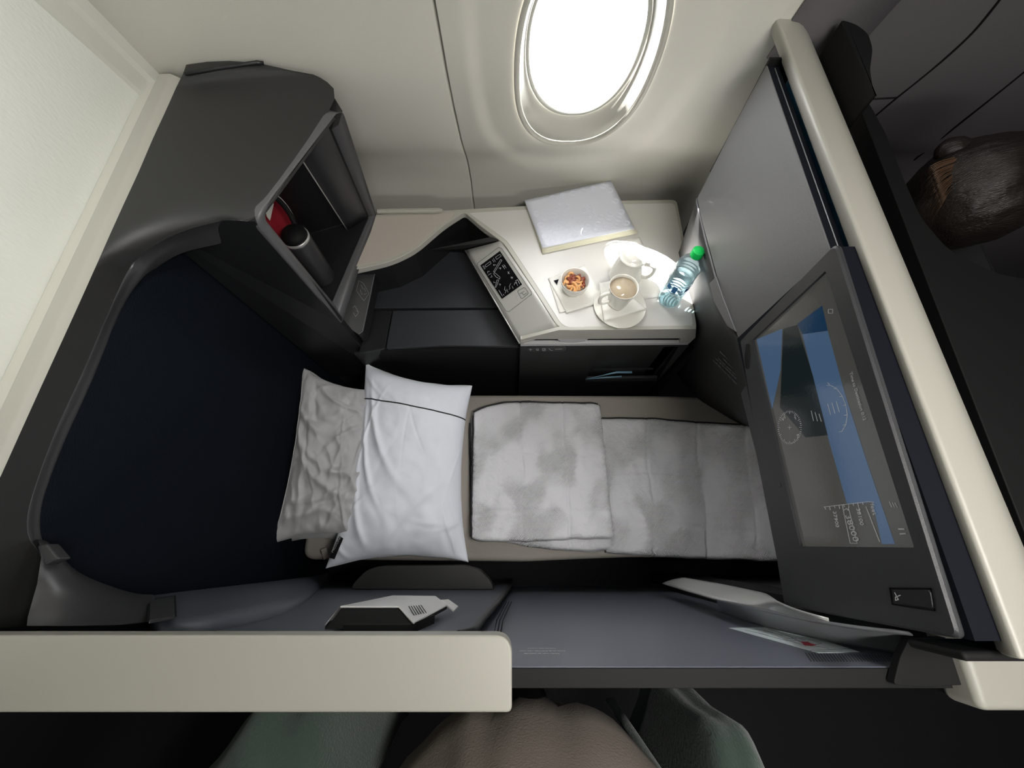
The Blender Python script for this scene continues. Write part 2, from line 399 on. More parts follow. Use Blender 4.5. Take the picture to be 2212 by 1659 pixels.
r0 = [PX(u, v, -.7025) if i > 1 else PZ(u, v, 1.285) for i, (u, v) in enumerate(capl)]
r2 = [PZ(u, v, z) for (u, v), z in zip(outl, zo)]
r0 = smoothpath(r0, 3); r2s = smoothpath(r2, 3)
r2s = [p if i < 27 else PX(*(lambda q: (1106+F*q[0], 829.5-F*q[1]))(proj(p)), -.706) for i, p in enumerate(r2s)]
rows = []
for t in (0, .03, .3, .6, .85, .96):
    rows.append([a*(1-t)+b*t+Vector((0, 0, .006*math.sin(math.pi*t))) for a, b in zip(r0, r2s)])
rows.append([b+Vector((0, 0, -.002)) for b in r2s])
inl = [(565, 470), (520, 488), (488, 504), (407, 523), (346, 557), (305, 602), (262, 675), (203, 820), (140, 960), (101, 1065), (90, 1120), (94, 1165), (112, 1195)]
zi = [1.19]*13
mo = r2s[15:49]
mi = smoothpath([PZ(u, v, 1.185) if v < 610 else PX(u, v, -.716) for u, v in inl], 3)
# resample both to same count
def resample(P, n):
    L = [0]
    for a, b in zip(P, P[1:]): L.append(L[-1]+(b-a).length)
    out = []; j = 0
    for k in range(n):
        s = L[-1]*k/(n-1)
        while j < len(L)-2 and L[j+1] < s: j += 1
        t = (s-L[j])/max(1e-9, L[j+1]-L[j]); out.append(P[j].lerp(P[j+1], t))
    return out
loft('surround', rows, shell, ss)
mo = resample(mo, 60); mi = resample(mi, 60)
brow = [[p+Vector((-.004, 0, -.001)) for p in mo]]
for t in (0.0, .12, .35, .65, .9, 1):
    brow.append([a.lerp(b, t)+Vector((.003*math.sin(math.pi*min(1, t*1.3))*(1 if t < 1 else 0), 0, .008*math.sin(math.pi*t*.9))) for a, b in zip(mo, mi)])
brow.append([p+Vector((-.03, 0, -.03)) for p in mi])
loft('inner_rim', brow, bevelm, ss)
fab = [(470, 490), (407, 505), (346, 545), (300, 602), (255, 675), (195, 830), (125, 985), (88, 1080), (82, 1120), (88, 1170), (130, 1220), (230, 1276), (318, 1294), (385, 1286), (690, 1248)]
fp = [PX(u, v, -.7165) for u, v in fab]
fp = [Vector((-.7165, .66, .06)), Vector((-.7165, .66, 1.15))] + fp[1:] + [Vector((-.7165, -.097, .06))]
prism('fabric_back', fp, (-.005, 0, 0), navy, ss)
# wing along the door pocket
w1u = [(75, 1172), (98, 1178), (125, 1207), (165, 1243), (230, 1271), (285, 1287), (320, 1290)]
w1l = [(58, 1352), (110, 1352), (160, 1352), (210, 1351), (255, 1350), (290, 1347), (320, 1343)]
A = [PX(u, v, -.700) for u, v in w1u]; B = [PY(u, v, -.098) for u, v in w1l]
A = resample(smoothpath(A, 4), 24); B = resample(smoothpath(B, 4), 24)
rows = [[p+Vector((-.02, .0, -.01)) for p in A]]
for t in (0, .1, .3, .6, .9, 1): rows.append([a.lerp(b, t)+Vector((.012, .012, .004))*math.sin(math.pi*min(1, t+.12)) for a, b in zip(A, B)])
wing = loft('wing_cover', rows, bevelm, ss); 
w2u = [(322, 1290), (355, 1286), (385, 1282), (460, 1273), (560, 1261), (640, 1251), (696, 1243)]
w2l = [(322, 1343), (355, 1359), (385, 1357), (510, 1338), (640, 1301), (690, 1262), (710, 1247)]
A = [PX(u, v, -.703) for u, v in w2u]; B = [PY(u, v, -.106) for u, v in w2l]
A = resample(smoothpath(A, 4), 30); B = resample(smoothpath(B, 4), 30)
rows = [[p+Vector((-.02, 0, 0)) for p in A]]
for t in (0, .08, .25, .5, .8, 1): rows.append([a.lerp(b, t)+Vector((.008, .010, 0))*math.sin(math.pi*min(1, t+.1)) for a, b in zip(A, B)])
rows.append([b+Vector((0, -.02, -.01)) for b in B])
loft('wing_side', rows, slate2, ss)
hp = Plane(A[2], B[3], A[8]); hp.p = hp.p+hp.n*.012
q = [(325, 1297), (375, 1288), (378, 1330), (323, 1340)]
hatch = prism('hatch', roundp([hp.hit(u, v, .002) for u, v in q], .004), -hp.n*.004, bevelm, ss, bevel=.001)
strips('hatch_gap', [[(322, 1295), (378, 1286), (380, 1331), (321, 1342), (322, 1295)]], hp, mblack, ss, .0022, .0008)
# strut joint on the rim corner
jp = [PZ(u, v, 1.20) for u, v in [(78, 1178), (100, 1174), (128, 1207), (108, 1214), (96, 1222), (84, 1200)]]
prism('rim_joint', jp, (0, 0, -.02), bevelm, ss, bevel=.003)

# ------------------------------------------------------------------ storage cabinet (open cubby)
cb = thing('storage_cabinet', 'charcoal open storage cabinet between window wall and headrest, satin grey frame', 'cabinet', (-.6, .8, .77))
Oq = [PZ(547, 476, 1.237), PZ(735, 232, 1.262), PZ(811, 464, .772), PZ(737, 699, .762)]
Iq = [PZ(566, 466, 1.222), PZ(708, 246, 1.252), PZ(800, 468, .776), PZ(720, 655, .776)]
Or = roundp(Oq, [.03, .03, .004, .01], 6); Ir = roundp(Iq, [.02, .02, .003, .004], 6)
back = [Vector((-.690, max(.60, min(p.y-.01, .93)), p.z)) for p in Ir]
nO = len(Or)
rows = [[p+Vector((-.03, 0.01 if p.y > .7 else .012, -.0)) for p in Or], [p+Vector((-.004, 0, 0)) for p in Or], [p+Vector((.003, 0, .001)) for p in Or],
        [p.lerp(q_, .8)+Vector((.004, 0, 0)) for p, q_ in zip(Or, Ir)], Ir, [p+Vector((-.006, 0, 0)) for p in Ir]]
loft('frame', rows, satin, cb, closed=True)
loft('lining', [[p+Vector((-.005, 0, 0)) for p in Ir], back], dark, cb, closed=True)
mk('back_panel', back, [list(range(len(back)))], dark, cb)
# outer cheek towards the pillow and underside
prism('side_cheek', [PZ(550, 478, 1.232), PZ(737, 699, .764), Vector((-.50, .63, .35)), Vector((-.705, .63, .35)), Vector((-.705, .585, 1.225))], (0, .02, 0), dark, cb)
prism('top_lining', [PZ(560, 470, 1.225), PZ(730, 240, 1.25), PZ(690, 175, 1.262), PZ(560, 145, 1.27), Vector((-.71, .9, 1.22)), Vector((-.71, .6, 1.2))], (0, 0, -.006), shell, cb)
pl = Plane(Vector((-.6, .9, .8)), Vector((-.5, .9, 1.1)), Vector((-.66, .9, 1.1)))
# inner dividing edge and rail on the far wall of the cubby
B1_ = Vector((-.69, min(Iq[1].y-.01, .93), Iq[1].z)); B2_ = Vector((-.69, .93, Iq[2].z)); dv = Vector((0, -.005, .0))
fl4 = [[Iq[1].lerp(B1_, t).lerp(Iq[2].lerp(B2_, t), k/10)+dv*t*20 for k in range(11)] for t in (.03, .16, .30)]
loft('far_lining', fl4, bevelm, cb, solid=.001)
tube('rail', [p+dv*.3 for p in fl4[2]], .0018, chrome, cb)
tube('rear_strip', [PZ(400, 159, 1.288), PZ(480, 146, 1.293), PZ(556, 135, 1.296), PZ(570, 137, 1.292)], .004, dark, cb)
prism('corner_fill', [PZ(708, 190, 1.262), PZ(724, 214, 1.258), PZ(740, 240, 1.252), PZ(725, 250, 1.25), PZ(690, 230, 1.25)], (-.02, 0, -.03), shell, cb)
# contents
case = thing('canister', 'dark grey rounded canister with chrome ring inside the storage cabinet', 'container', (-.580, .775, .777))
lathe('body', [(.0, 0), (.033, 0), (.036, .004), (.036, .165), (.034, .175)], (-.580, .775, .777), bevelm, case)
lathe('ring', [(.0345, .172), (.0365, .174), (.0365, .180), (.0345, .182)], (-.580, .775, .777), chrome, case)
lathe('lid', [(.034, .18), (.033, .190), (.026, .200), (.012, .205), (.001, .206)], (-.580, .775, .777), mblack, case)
pouch = thing('pouch', 'dark red cloth pouch at the back of the storage cabinet', 'pouch', (-.64, .85, .777))
vs = []; fs = []
for i in range(13):
    for j in range(17):
        s, t = i/12*2-1, j/16; k = (1-s*s)**.5*.03*(1-(2*t-1)**4)**.5
        vs.append(Vector((-.672+k+.01*math.sin(t*7), .80+s*.125, .777+t*.40)))
for i in range(12):
    for j in range(16): fs.append([i*17+j, (i+1)*17+j, (i+1)*17+j+1, i*17+j+1])
mk('cloth', vs, fs, red, pouch, smooth=True, solid=.003)
tagp = [PX(u, v, -.64) for u, v in [(572, 450), (581, 430), (590, 440), (582, 476), (576, 468)]]
prism('paper_tag', tagp, (.002, 0, 0), paper, pouch)
hd = thing('headphones', 'black headphones with silver edged band standing above the canister in the cabinet', 'headphones', (-.6, .78, .98))
arc = smoothpath([PX(587, 422, -.615), PX(607, 437, -.605), PX(626, 462, -.598), PX(640, 492, -.592)], 6)
tube('headband', arc, .007, mblack, hd, seg=10)
tube('band_edge', [p+Vector((.004, .004, .005)) for p in arc], .0018, chrome, hd, seg=6)
lathe('ear_cup', [(0, 0), (.018, .001), (.022, .008), (.022, .016), (.016, .022), (0, .024)], tuple(arc[-1]-Vector((0.0, 0, .024))), mblack, hd)

# ------------------------------------------------------------------ side console
ct = .77
cn = thing('side_console', 'pale grey side console under the window with control panel and dark lidded recess', 'console', (.1, .8, 0))
outp = [(811, 463), (1000, 452), (1345, 433), (1462, 431), (1476, 505), (1506, 710), (1225, 714), (1203, 703), (1160, 635), (1088, 525), (1040, 490), (1003, 458), (960, 485), (895, 541), (842, 566), (733, 590), (758, 493)]
rr = [.004, .01, .01, .02, .05, .012, .03, .02, .05, .02, .02, .012, .05, .05, .04, .006, .006]
top = roundp([PZ(u, v, ct) for u, v in outp], rr, 4)
prism('table_top', top, (0, 0, -.022), white, cn, bevel=.003)
inr = [(1012, 460), (1345, 441), (1457, 439), (1470, 505), (1497, 703), (1226, 707), (1211, 698), (1168, 630), (1096, 521), (1046, 484)]
prism('table_inlay', roundp([PZ(u, v, ct+.0012) for u, v in inr], [.01, .01, .015, .05, .01, .03, .02, .05, .02, .02], 4), (0, 0, -.003), lamin, cn)
inb = [(812, 467), (985, 460), (955, 482), (890, 536), (838, 559), (738, 583), (763, 495)]
prism('beige_inlay', roundp([PZ(u, v, ct+.0012) for u, v in inb], .01, 3), (0, 0, -.003), laminb, cn)
# rail at the back left
prism('sliding_rail', [PZ(815, 456, .775), PZ(950, 454, .775), PZ(958, 458, .775), PZ(950, 461, .775), PZ(815, 463, .775)], (0, 0, .012), white, cn, bevel=.003)
# bodies below
FY = .5995
fpl = Plane((0, FY, 0), (1, FY, 0), (0, FY, 1))
bodyR = [PZ(1205, 705, .748), PZ(1500, 712, .748), Vector((.53, 1.05, .748)), Vector((-.02, 1.05, .748)), PZ(1088, 527, .748)]
bodyR[0] = Vector((PZ(1236, 705, .748).x, .615, .748)); bodyR[1].y = .615
prism('cabinet_body', bodyR, (0, 0, -.73), dark, cn)
bl = [PZ(u, v, .748) for u, v in [(735, 588), (842, 565), (895, 540), (960, 484), (1003, 457)]]
prism('rear_body', bl+[Vector((-.1, 1.06, .748)), Vector((-.45, 1.06, .748))], (0, 0, -.73), dark, cn)
bl2 = [PZ(u, v, .748) for u, v in [(1003, 457), (1040, 489), (1088, 524)]]
prism('recess_wall', bl2+[Vector((.0, 1.06, .748)), Vector((-.13, 1.06, .748))], (0, 0, -.20), shell, cn)
# recess floor with lids
prism('recess_floor', [PZ(u, v, .594) for u, v in [(760, 740), (790, 540), (1010, 500), (1126, 742), (1120, 752), (800, 757)]], (0, 0, -.58), mblack, cn)
l1 = [(800, 666), (808, 612), (832, 560), (925, 541), (1000, 545), (1012, 555), (1077, 664)]
prism('lid', roundp([PZ(u, v, .607) for u, v in l1], .008, 3), (0, 0, -.014), lidm, cn, bevel=.002)
l2 = [(849, 671), (1081, 669), (1122, 738), (1120, 748), (960, 746), (834, 752)]
prism('lid', roundp([PZ(u, v, .609) for u, v in l2], .006, 3), (0, 0, -.014), lidm, cn, bevel=.003)
l3 = [(799, 671), (846, 671), (831, 752), (775, 762), (785, 730)]
prism('lid', roundp([PZ(u, v, .604) for u, v in l3], .005, 3), (0, 0, -.014), dark, cn, bevel=.002)
# front skirt below the lids, slightly bowed
fa = [PZ(u, v, .600) for u, v in [(765, 762), (800, 755), (835, 751), (960, 747), (1060, 748), (1123, 747)]]
loft('front_skirt', [fa, [p+Vector((0, -.004, -.01)) for p in fa], [p+Vector((0, -.002, -.05)) for p in fa], [Vector((p.x, p.y, .02)) for p in fa]], dark, cn)
# control surface
CQ = [PZ(1006, 541, .700), PZ(1082, 521, .766), PZ(1206, 704, .766), PZ(1124, 742, .690)]
cpl = Plane(CQ[0].lerp(CQ[3], .3), CQ[1].lerp(CQ[2], .3), CQ[0].lerp(CQ[3], .6)); cpl.p = cpl.p+cpl.n*.002
loft('control_surface', [[CQ[0].lerp(CQ[1], i/8).lerp(CQ[3].lerp(CQ[2], i/8), j/12) for i in range(9)] for j in range(13)], ctrl, cn, solid=.004)
mk('control_end', [CQ[3], CQ[2], fpl.hit(1210, 716), fpl.hit(1124, 744)], [[0, 1, 2, 3]], white, cn)
tube('edge_strip', [CQ[0]+Vector((-.002, 0, 0)), CQ[3]+Vector((-.002, 0, 0))], .0022, chrome, cn)
prism('recess_edge', [PZ(925, 540, .70), PZ(1000, 538, .70), PZ(1082, 519, .768), PZ(1060, 512, .769)], (0, .004, -.006), shell, cn)
# handset plate
def zp(u, v, sx=1508/200, ox=980, oy=500): return (ox+u/sx, oy+v/sx)
hpl = [zp(375, 545), zp(750, 258), zp(1270, 1010), zp(880, 1310)]
strips('handset_seam', [[zp(375, 560), zp(395, 510), zp(730, 260), zp(780, 275), zp(1268, 985), zp(1265, 1025), zp(900, 1305), zp(850, 1295), zp(375, 560)]], cpl, dark, cn, .0009, .0024)
hs = mk('handset_screen', *(lambda P: (P+[p-cpl.n*.002 for p in P], [[0, 1, 2, 3], [4, 5, 6, 7], [0, 1, 5, 4], [1, 2, 6, 5], [2, 3, 7, 6], [3, 0, 4, 7]]))([cpl.hit(*zp(*p), .0028) for p in [(432, 552), (752, 318), (1112, 862), (785, 1096)]]), black, cn)
ic = [[(680, 420), (755, 370), (775, 400), (700, 455), (680, 420)], [(765, 455), (785, 470), (665, 665), (650, 650), (765, 455)], [(660, 560), (645, 540), (690, 545)], [(735, 600), (770, 590), (760, 615)],
      [(650, 675), (680, 680), (755, 745), (750, 775), (690, 740), (650, 690), (650, 675)], [(705, 790), (735, 790), (690, 910), (675, 910), (705, 790)], [(650, 810), (655, 835), (680, 830)], [(750, 880), (765, 860), (735, 855)],
      [(555, 680), (555, 650), (585, 650)], [(595, 745), (625, 740), (615, 712)], [(560, 712), (610, 682)], [(470, 560), (500, 615)], [(485, 555), (515, 608)], [(510, 550), (595, 488), (610, 520), (525, 580), (510, 550)],
      [(630, 460), (655, 500)], [(645, 435), (680, 490)], [(790, 550), (830, 610)], [(815, 540), (855, 595)], [(800, 580), (840, 555)],
      [(880, 655), (910, 690)], [(905, 650), (885, 690)], [(935, 740), (960, 745), (955, 765), (935, 760), (935, 740)],
      [(735, 955), (795, 1055)], [(805, 1020), (820, 1040)], [(835, 895), (825, 950), (855, 965), (835, 1010)], [(865, 940), (885, 990)], [(930, 845), (905, 900), (920, 925), (900, 945)], [(950, 890), (970, 930)],
      [(985, 870), (1000, 830), (1030, 850), (1010, 800), (1040, 785), (1075, 855)], [(1030, 860), (1045, 885)]]
strips('handset_icons', [[zp(*p) for p in l] for l in ic], cpl, markm, cn, .0009, .0032)
strips('release_button', [[zp(*p) for p in l] for l in [[(1045, 965), (1135, 915), (1165, 920), (1215, 1000), (1205, 1020), (1115, 1095), (1095, 1080), (1045, 985), (1045, 965)], [(1075, 1015), (1110, 995), (1140, 1035), (1185, 1000)], [(1120, 985), (1150, 975)]]], cpl, dark, cn, .0010, .0024)
strips('button_marks', [[zp(*p) for p in l] for l in [[(1005, 1020), (1050, 1120)], [(1040, 1005), (1090, 1095)], [(1020, 1075), (1075, 1110)]]], cpl, markm, cn, .0008, .0026)
# fascia on the front edge
def fq(name, px, m, d=.012, off=0, bevel=.001): return prism(name, [fpl.hit(u, v, off) for u, v in px], (0, d, 0), m, cn, bevel)
fq('fascia', [(1126, 733.5), (1208, 713), (1504, 711), (1502, 731), (1130, 733.5)], white, off=.004)
fq('fascia', [(1126, 742.5), (1488, 741), (1486, 745), (1124, 748)], silver, off=.004)
fq('fascia', [(1471, 730), (1502, 730), (1488, 743), (1466, 743)], white, off=.0038)
fq('fascia', [(1124, 733), (1132, 733), (1132, 744), (1124, 745)], white, off=.0038)
box('slot', (.03, FY+.008, .660), (.49, FY+.05, .690), mblack, cn)
fq('tray', [(1203, 732), (1272, 732), (1262, 738), (1240, 741), (1226, 741), (1210, 738)], silver, off=.002)
# front wall pieces round the open niche
ou = [(1124, 748), (1490, 745), (1490, 1010), (1124, 1010)]
nq = [(1290, 753), (1466, 749), (1419, 822), (1264, 824)]
Po = [fpl.hit(u, v) for u, v in [(1124, 747), (1490, 744)]]; Po += [Vector((Po[1].x, FY, .02)), Vector((Po[0].x, FY, .02))]
Pi = [fpl.hit(u, v) for u, v in nq]
Pb = [p+Vector((0, .09, 0)) for p in Pi]
mk('front_panel', Po+Pi, [[0, 1, 5, 4], [1, 2, 6, 5], [2, 3, 7, 6], [3, 0, 4, 7]], dark, cn)
mk('niche', Pi+Pb, [[0, 1, 5, 4], [1, 2, 6, 5], [2, 3, 7, 6], [3, 0, 4, 7], [4, 5, 6, 7]], mblack, cn)
fq('niche_lip', [(1266, 818), (1420, 816), (1419, 823), (1264, 825)], lidm, d=.01, off=.004)
fq('niche_ledge', [(1282, 797), (1412, 795), (1411, 799), (1281, 801)], lidm, d=.05, off=-.015)
fq('switch_strip', roundp([Vector((u, v, 0)) for u, v in [(1138, 750), (1224, 748), (1223, 760), (1139, 762)]], 5, 3) and [(1138, 752), (1141, 750), (1222, 748), (1225, 751), (1223, 759), (1220, 761), (1142, 762), (1139, 760)], black, d=.004, off=.002)
strips('switch_icons', [[(1143, 755.5), (1149, 755.5)], [(1146, 753), (1146, 758)], rect(1159, 754, 1163, 757), rect(1172, 753, 1178, 758), [(1174, 757), (1177, 754)], [(1186, 753), (1190, 757), (1194, 757)], [(1199, 754.5), (1214, 754)]], fpl, markm, cn, .0012, .0036)
# right end cheek of console
box('end_cheek', (.50, .615, .02), (.535, 1.05, .745), mblack, cn)
# socket panel
SQ = [PZ(760, 594, .745), PZ(811, 586, .715), PZ(779, 722, .665), PZ(733, 694, .735)]
SQ = [PZ(760, 594, .725), PZ(812, 586, .705), PZ(782, 722, .66), PZ(736, 692, .685)]
spl = Plane(SQ[0], SQ[1], SQ[2])
prism('socket_panel', roundp([spl.hit(u, v) for u, v in [(717, 652), (757, 592), (812, 587), (785, 716), (775, 723), (738, 698)]], .004), (0, 0, -.05), dark, cn, bevel=.001)
tube('panel_trim', [spl.hit(715, 650, .003), spl.hit(757, 593, .003), spl.hit(766, 592, .003)], .0018, chrome, cn)
prism('open_pocket', [spl.hit(u, v, .001) for u, v in [(722, 650), (757, 597), (764, 598), (740, 685)]], -spl.n*.003, mblack, cn)
strips('sockets', [[(775, 606), (785, 612), (797, 634), (786, 650), (770, 628), (775, 606)], [(780, 615), (784, 624)], [(786, 622), (790, 630)], [(778, 626), (782, 636)], [(786, 636), (792, 634)], [(762, 665), (766, 660), (771, 668), (774, 676), (768, 684), (764, 676)], [(770, 672), (774, 672)], [(783, 716), (810, 588)], [(775, 722), (783, 716)]], spl, dimmark, cn, .0009, .0015)

# ------------------------------------------------------------------ table things
T = .7715
def onT(u, v, z=T): return PZ(u, v, z)
# menu booklet
mn = thing('menu_booklet', 'white embossed menu booklet lying at the back of the side console', 'booklet', tuple(onT(1250, 470)))
cA = [onT(1133, 433, .786), onT(1320, 390, .786), onT(1371, 494, .790), onT(1172, 536, .790)]
def sheetgrid(name, Q, m, parent, bend=.004, th=.0008, nu=14, nv=14, lift=0):
    vs = []; fs = []
    for i in range(nu+1):
        for j in range(nv+1):
            s, t = i/nu, j/nv
            p = Q[0].lerp(Q[1], s).lerp(Q[3].lerp(Q[2], s), t)
            vs.append(p+Vector((0, 0, bend*math.sin(math.pi*t)*math.sin(math.pi*s*.9)+lift)))
    for i in range(nu):
        for j in range(nv): fs.append([i*(nv+1)+j, (i+1)*(nv+1)+j, (i+1)*(nv+1)+j+1, i*(nv+1)+j+1])
    return mk(name, vs, fs, m, parent, smooth=True, solid=th)
cov = sheetgrid('cover', cA, cover, mn, 0, .0012)
cB = [onT(1133, 433, .774), onT(1320, 391, .774), onT(1378, 505, .7745), onT(1172, 549, .7745)]
for k in range(3): sheetgrid('page', [a.lerp(b, .08+.25*k) for a, b in zip(cB, cA)], pages, mn, .0, .0008)
mpl = Plane(cA[0], cA[1], cA[3])
vsr = []; fsr = []
def ringm(c, r, ex, ey, n, wdt):
    i0 = len(vsr); K = 18
    for k in range(K):
        q = 2*math.pi*k/K; d = ex*math.cos(q)+ey*math.sin(q)
        vsr.extend([c+d*(r-wdt)+n*.0004, c+d*r+n*.0019, c+d*(r+wdt)+n*.0004])
    for k in range(K):
        a = i0+3*k; b = i0+3*((k+1) % K)
        fsr.extend([[a, a+1, b+1, b], [a+1, a+2, b+2, b+1]])
ex = (cA[1]-cA[0]); ey = (cA[3]-cA[0]); wx, hy = ex.length, ey.length; exn, eyn = ex.normalized(), ey.normalized()
for i in range(8):
    for j in range(8):
        s = (i+.6+(j % 2)*.5)/8.6; t = (j+.7)/8.4
        if s > .96 or t > .95: continue
        if .46 < s < .92 and .12 < t < .66: continue
        if s < .25 and t < .3: continue
        if (s-.1) + (1-t)*1.0 > 1.75: continue
        c = cA[0]+ex*s+ey*t
        ringm(c, .0105, exn, eyn, mpl.n, .0016); ringm(c, .0065, exn, eyn, mpl.n, .001)
mk('embossed_pattern', vsr, fsr, cover, cov, smooth=True)
text('lettering', [('ONE', (1253, 450), (1269, 474), (1268, 444)), ('DELTA', (1268, 443), (1280, 468), (1280, 438))], mpl, cover, cov, .0008, .0010)
# napkins
def napkin(name, label, px, z, group=None):
    Q = [onT(u, v, z) for u, v in px]
    vs = []; fs = []; n = 16; c = sum(Q, Vector())/4
    for i in range(n+1):
        for j in range(n+1):
            s, t = i/n, j/n; p = Q[0].lerp(Q[1], s).lerp(Q[3].lerp(Q[2], s), t)
            e = max(abs(2*s-1), abs(2*t-1))**3
            wv = noise.noise(p*55)*.004*e
            vs.append(p+Vector((0, 0, abs(wv)))-(Vector((0, 0, 0))))
    for i in range(n):
        for j in range(n): fs.append([i*(n+1)+j, (i+1)*(n+1)+j, (i+1)*(n+1)+j+1, i*(n+1)+j+1])
    loc = (c.x, c.y, z); me_off = Vector(loc)
    o = mk(name, [v-me_off for v in vs], fs, paper, None, smooth=True, solid=.0008); o.location = loc
    if label: tag(o, label, 'napkin', group)
    return o
napkin('paper_napkin', 'white paper napkin, lower of the two beneath the nut bowl', [(1188, 614), (1262, 590), (1290, 657), (1208, 676)], .7725)
nb = napkin('paper_napkin', 'white paper napkin, upper of the two, directly beneath the nut bowl', [(1184, 602), (1263, 573), (1305, 652), (1223, 676)], .7745)
mark = Plane(onT(1200, 610, .776), onT(1210, 610, .776), onT(1200, 620, .776))
mk('printed_triangle', [mark.hit(*p, .0012)-nb.location for p in [(1196, 606), (1207, 603), (1203, 615)]]+[mark.hit(*p, .0005)-nb.location for p in [(1196, 606), (1207, 603), (1203, 615)]], [[0, 1, 2], [3, 4, 5]], navyp, None).parent = nb
napkin('paper_napkin', 'white paper napkin under the lidded pot, beside the booklet', [(1315, 523), (1382, 512), (1438, 640), (1352, 652)], .7723)
# saucer + napkin + mug
sc = onT(1337, 664)
sau = lathe('saucer', [(0, .001), (.045, .0012), (.055, .003), (.076, .010), (.078, .0115), (.0765, .012), (.055, .0055), (.04, .0038), (0, .0038)], (0, 0, 0), china, seg=64)
sau.location = (sc.x, sc.y, T); tag(sau, 'white china saucer under the coffee mug', 'saucer')
napkin('paper_napkin', 'crumpled white paper napkin between saucer and coffee mug', [(1294, 612), (1330, 606), (1396, 668), (1304, 694)], .7855)
mc = PZ(1348, 619, .868); mz = .7875
mug = thing('mug', 'white china mug of milky coffee standing on the saucer', 'mug', (mc.x, mc.y, mz))
mh = .081; ms = 1.0
sq = lambda q, z: 1+.05*max(0, 1-(z)/.05)*math.cos(4*q)
lathe('body', [(0, .003), (.024, .003), (.025, 0), (.0275, .0005), (.029, .006), (.0335, .035), (.038, .06), (.0405, .079), (.0418, .081), (.0405, .0815), (.0385, .078), (.0365, .06), (.032, .035), (.027, .008), (0, .006)], (mc.x, mc.y, mz), china, mug, 56, sq)
lathe('coffee', [(0, .0715), (.0376, .0715), (.0378, .0722), (0, .0724)], (mc.x, mc.y, mz), coffee, mug, 48)
hdir = Vector((-.86, -.3, 0)).normalized(); c0 = Vector((mc.x, mc.y, mz))
hp_ = [c0+hdir*.037+Vector((0, 0, .069)), c0+hdir*.052+Vector((0, 0, .070)), c0+hdir*.065+Vector((0, 0, .063)), c0+hdir*.066+Vector((0, 0, .042)), c0+hdir*.058+Vector((0, 0, .025)), c0+hdir*.033+Vector((0, 0, .021))]
tube('handle', smoothpath(hp_, 6), .0052, china, mug, seg=12, up=(0.3, -.86, 0))
# lidded pot
pc = PZ(1370, 548, .885); pz_ = .7735
pot = thing('lidded_pot', 'white china pot with domed lid in sunlight between booklet and mug', 'pot', (pc.x, pc.y, pz_))
lathe('body', [(0, .003), (.040, .002), (.043, 0), (.0475, .004), (.0485, .012), (.046, .04), (.042, .07), (.0395, .095), (.041, .1), (.040, .102), (.037, .098), (.0, .09)], (pc.x, pc.y, pz_), china, pot, 56)
lathe('lid', [(.0, .100), (.040, .101), (.0425, .1035), (.042, .106), (.038, .108), (.034, .1095), (.0315, .113), (.024, .118), (.010, .121), (.0, .1215)], (pc.x, pc.y, pz_), china, pot, 56)
hdir = Vector((.93, -.35, 0)).normalized(); c0 = Vector((pc.x, pc.y, pz_))
hp_ = [c0+hdir*.040+Vector((0, 0, .082)), c0+hdir*.058+Vector((0, 0, .084)), c0+hdir*.071+Vector((0, 0, .074)), c0+hdir*.070+Vector((0, 0, .048)), c0+hdir*.060+Vector((0, 0, .030)), c0+hdir*.044+Vector((0, 0, .026))]
tube('handle', smoothpath(hp_, 6), .0055, china, pot, seg=12, up=(0.35, .93, 0))
# nut bowl
bc = PZ(1243, 604, .826); bz = .7758
bowl = lathe('bowl', [(0, .003), (.024, .003), (.026, 0), (.028, .001), (.036, .016), (.0405, .034), (.0425, .049), (.0420, .0505), (.0405, .049), (.0385, .034), (.033, .016), (.022, .007), (0, .006)], (0, 0, 0), china, seg=56)
bowl.location = (bc.x, bc.y, bz); tag(bowl, 'small round white china bowl holding mixed nuts', 'bowl')
random.seed(4)
def cashew_mesh():
    P = [Vector((.0085*math.cos(q), .0085*math.sin(q), 0)) for q in [math.radians(-20+i*22) for i in range(11)]]
    R = [.0012, .0026, .0034, .004, .0042, .0042, .0040, .0037, .0033, .0025, .0010]
    return tube('cashew', P, R, cashew, seg=10)
def almond_mesh():
    return lathe('almond', [(0, -.0115), (.003, -.010), (.0058, -.005), (.0066, 0), (.0054, .005), (.0024, .0095), (0, .011)], (0, 0, 0), almond, seg=14)
cs = cashew_mesh(); al = almond_mesh()
for k in range(30):
    rad = .0285*math.sqrt((k+.5)/30); a = k*2.399
    ch = k % 5 in (0, 2, 3)
    o = (cs if ch else al)
    if not ((k == 0) or (k == 1)): o = o.copy(); COL.objects.link(o)
    o.location = (bc.x+rad*math.cos(a), bc.y+rad*math.sin(a), bz+.034+.006*(1-rad/.03)+random.uniform(-.001, .0035))
    o.rotation_euler = (random.uniform(-.7, .7)+(0 if ch else math.pi/2), random.uniform(-.6, .6), random.uniform(0, 6.28))
    sc_ = random.uniform(.85, 1.12); o.scale = (sc_, sc_, sc_)
    if ch: tag(o, 'curved golden cashew nut heaped in the white bowl', 'nut', 'cashews in the bowl')
    else: tag(o, 'reddish brown almond heaped in the white bowl', 'nut', 'almonds in the bowl')
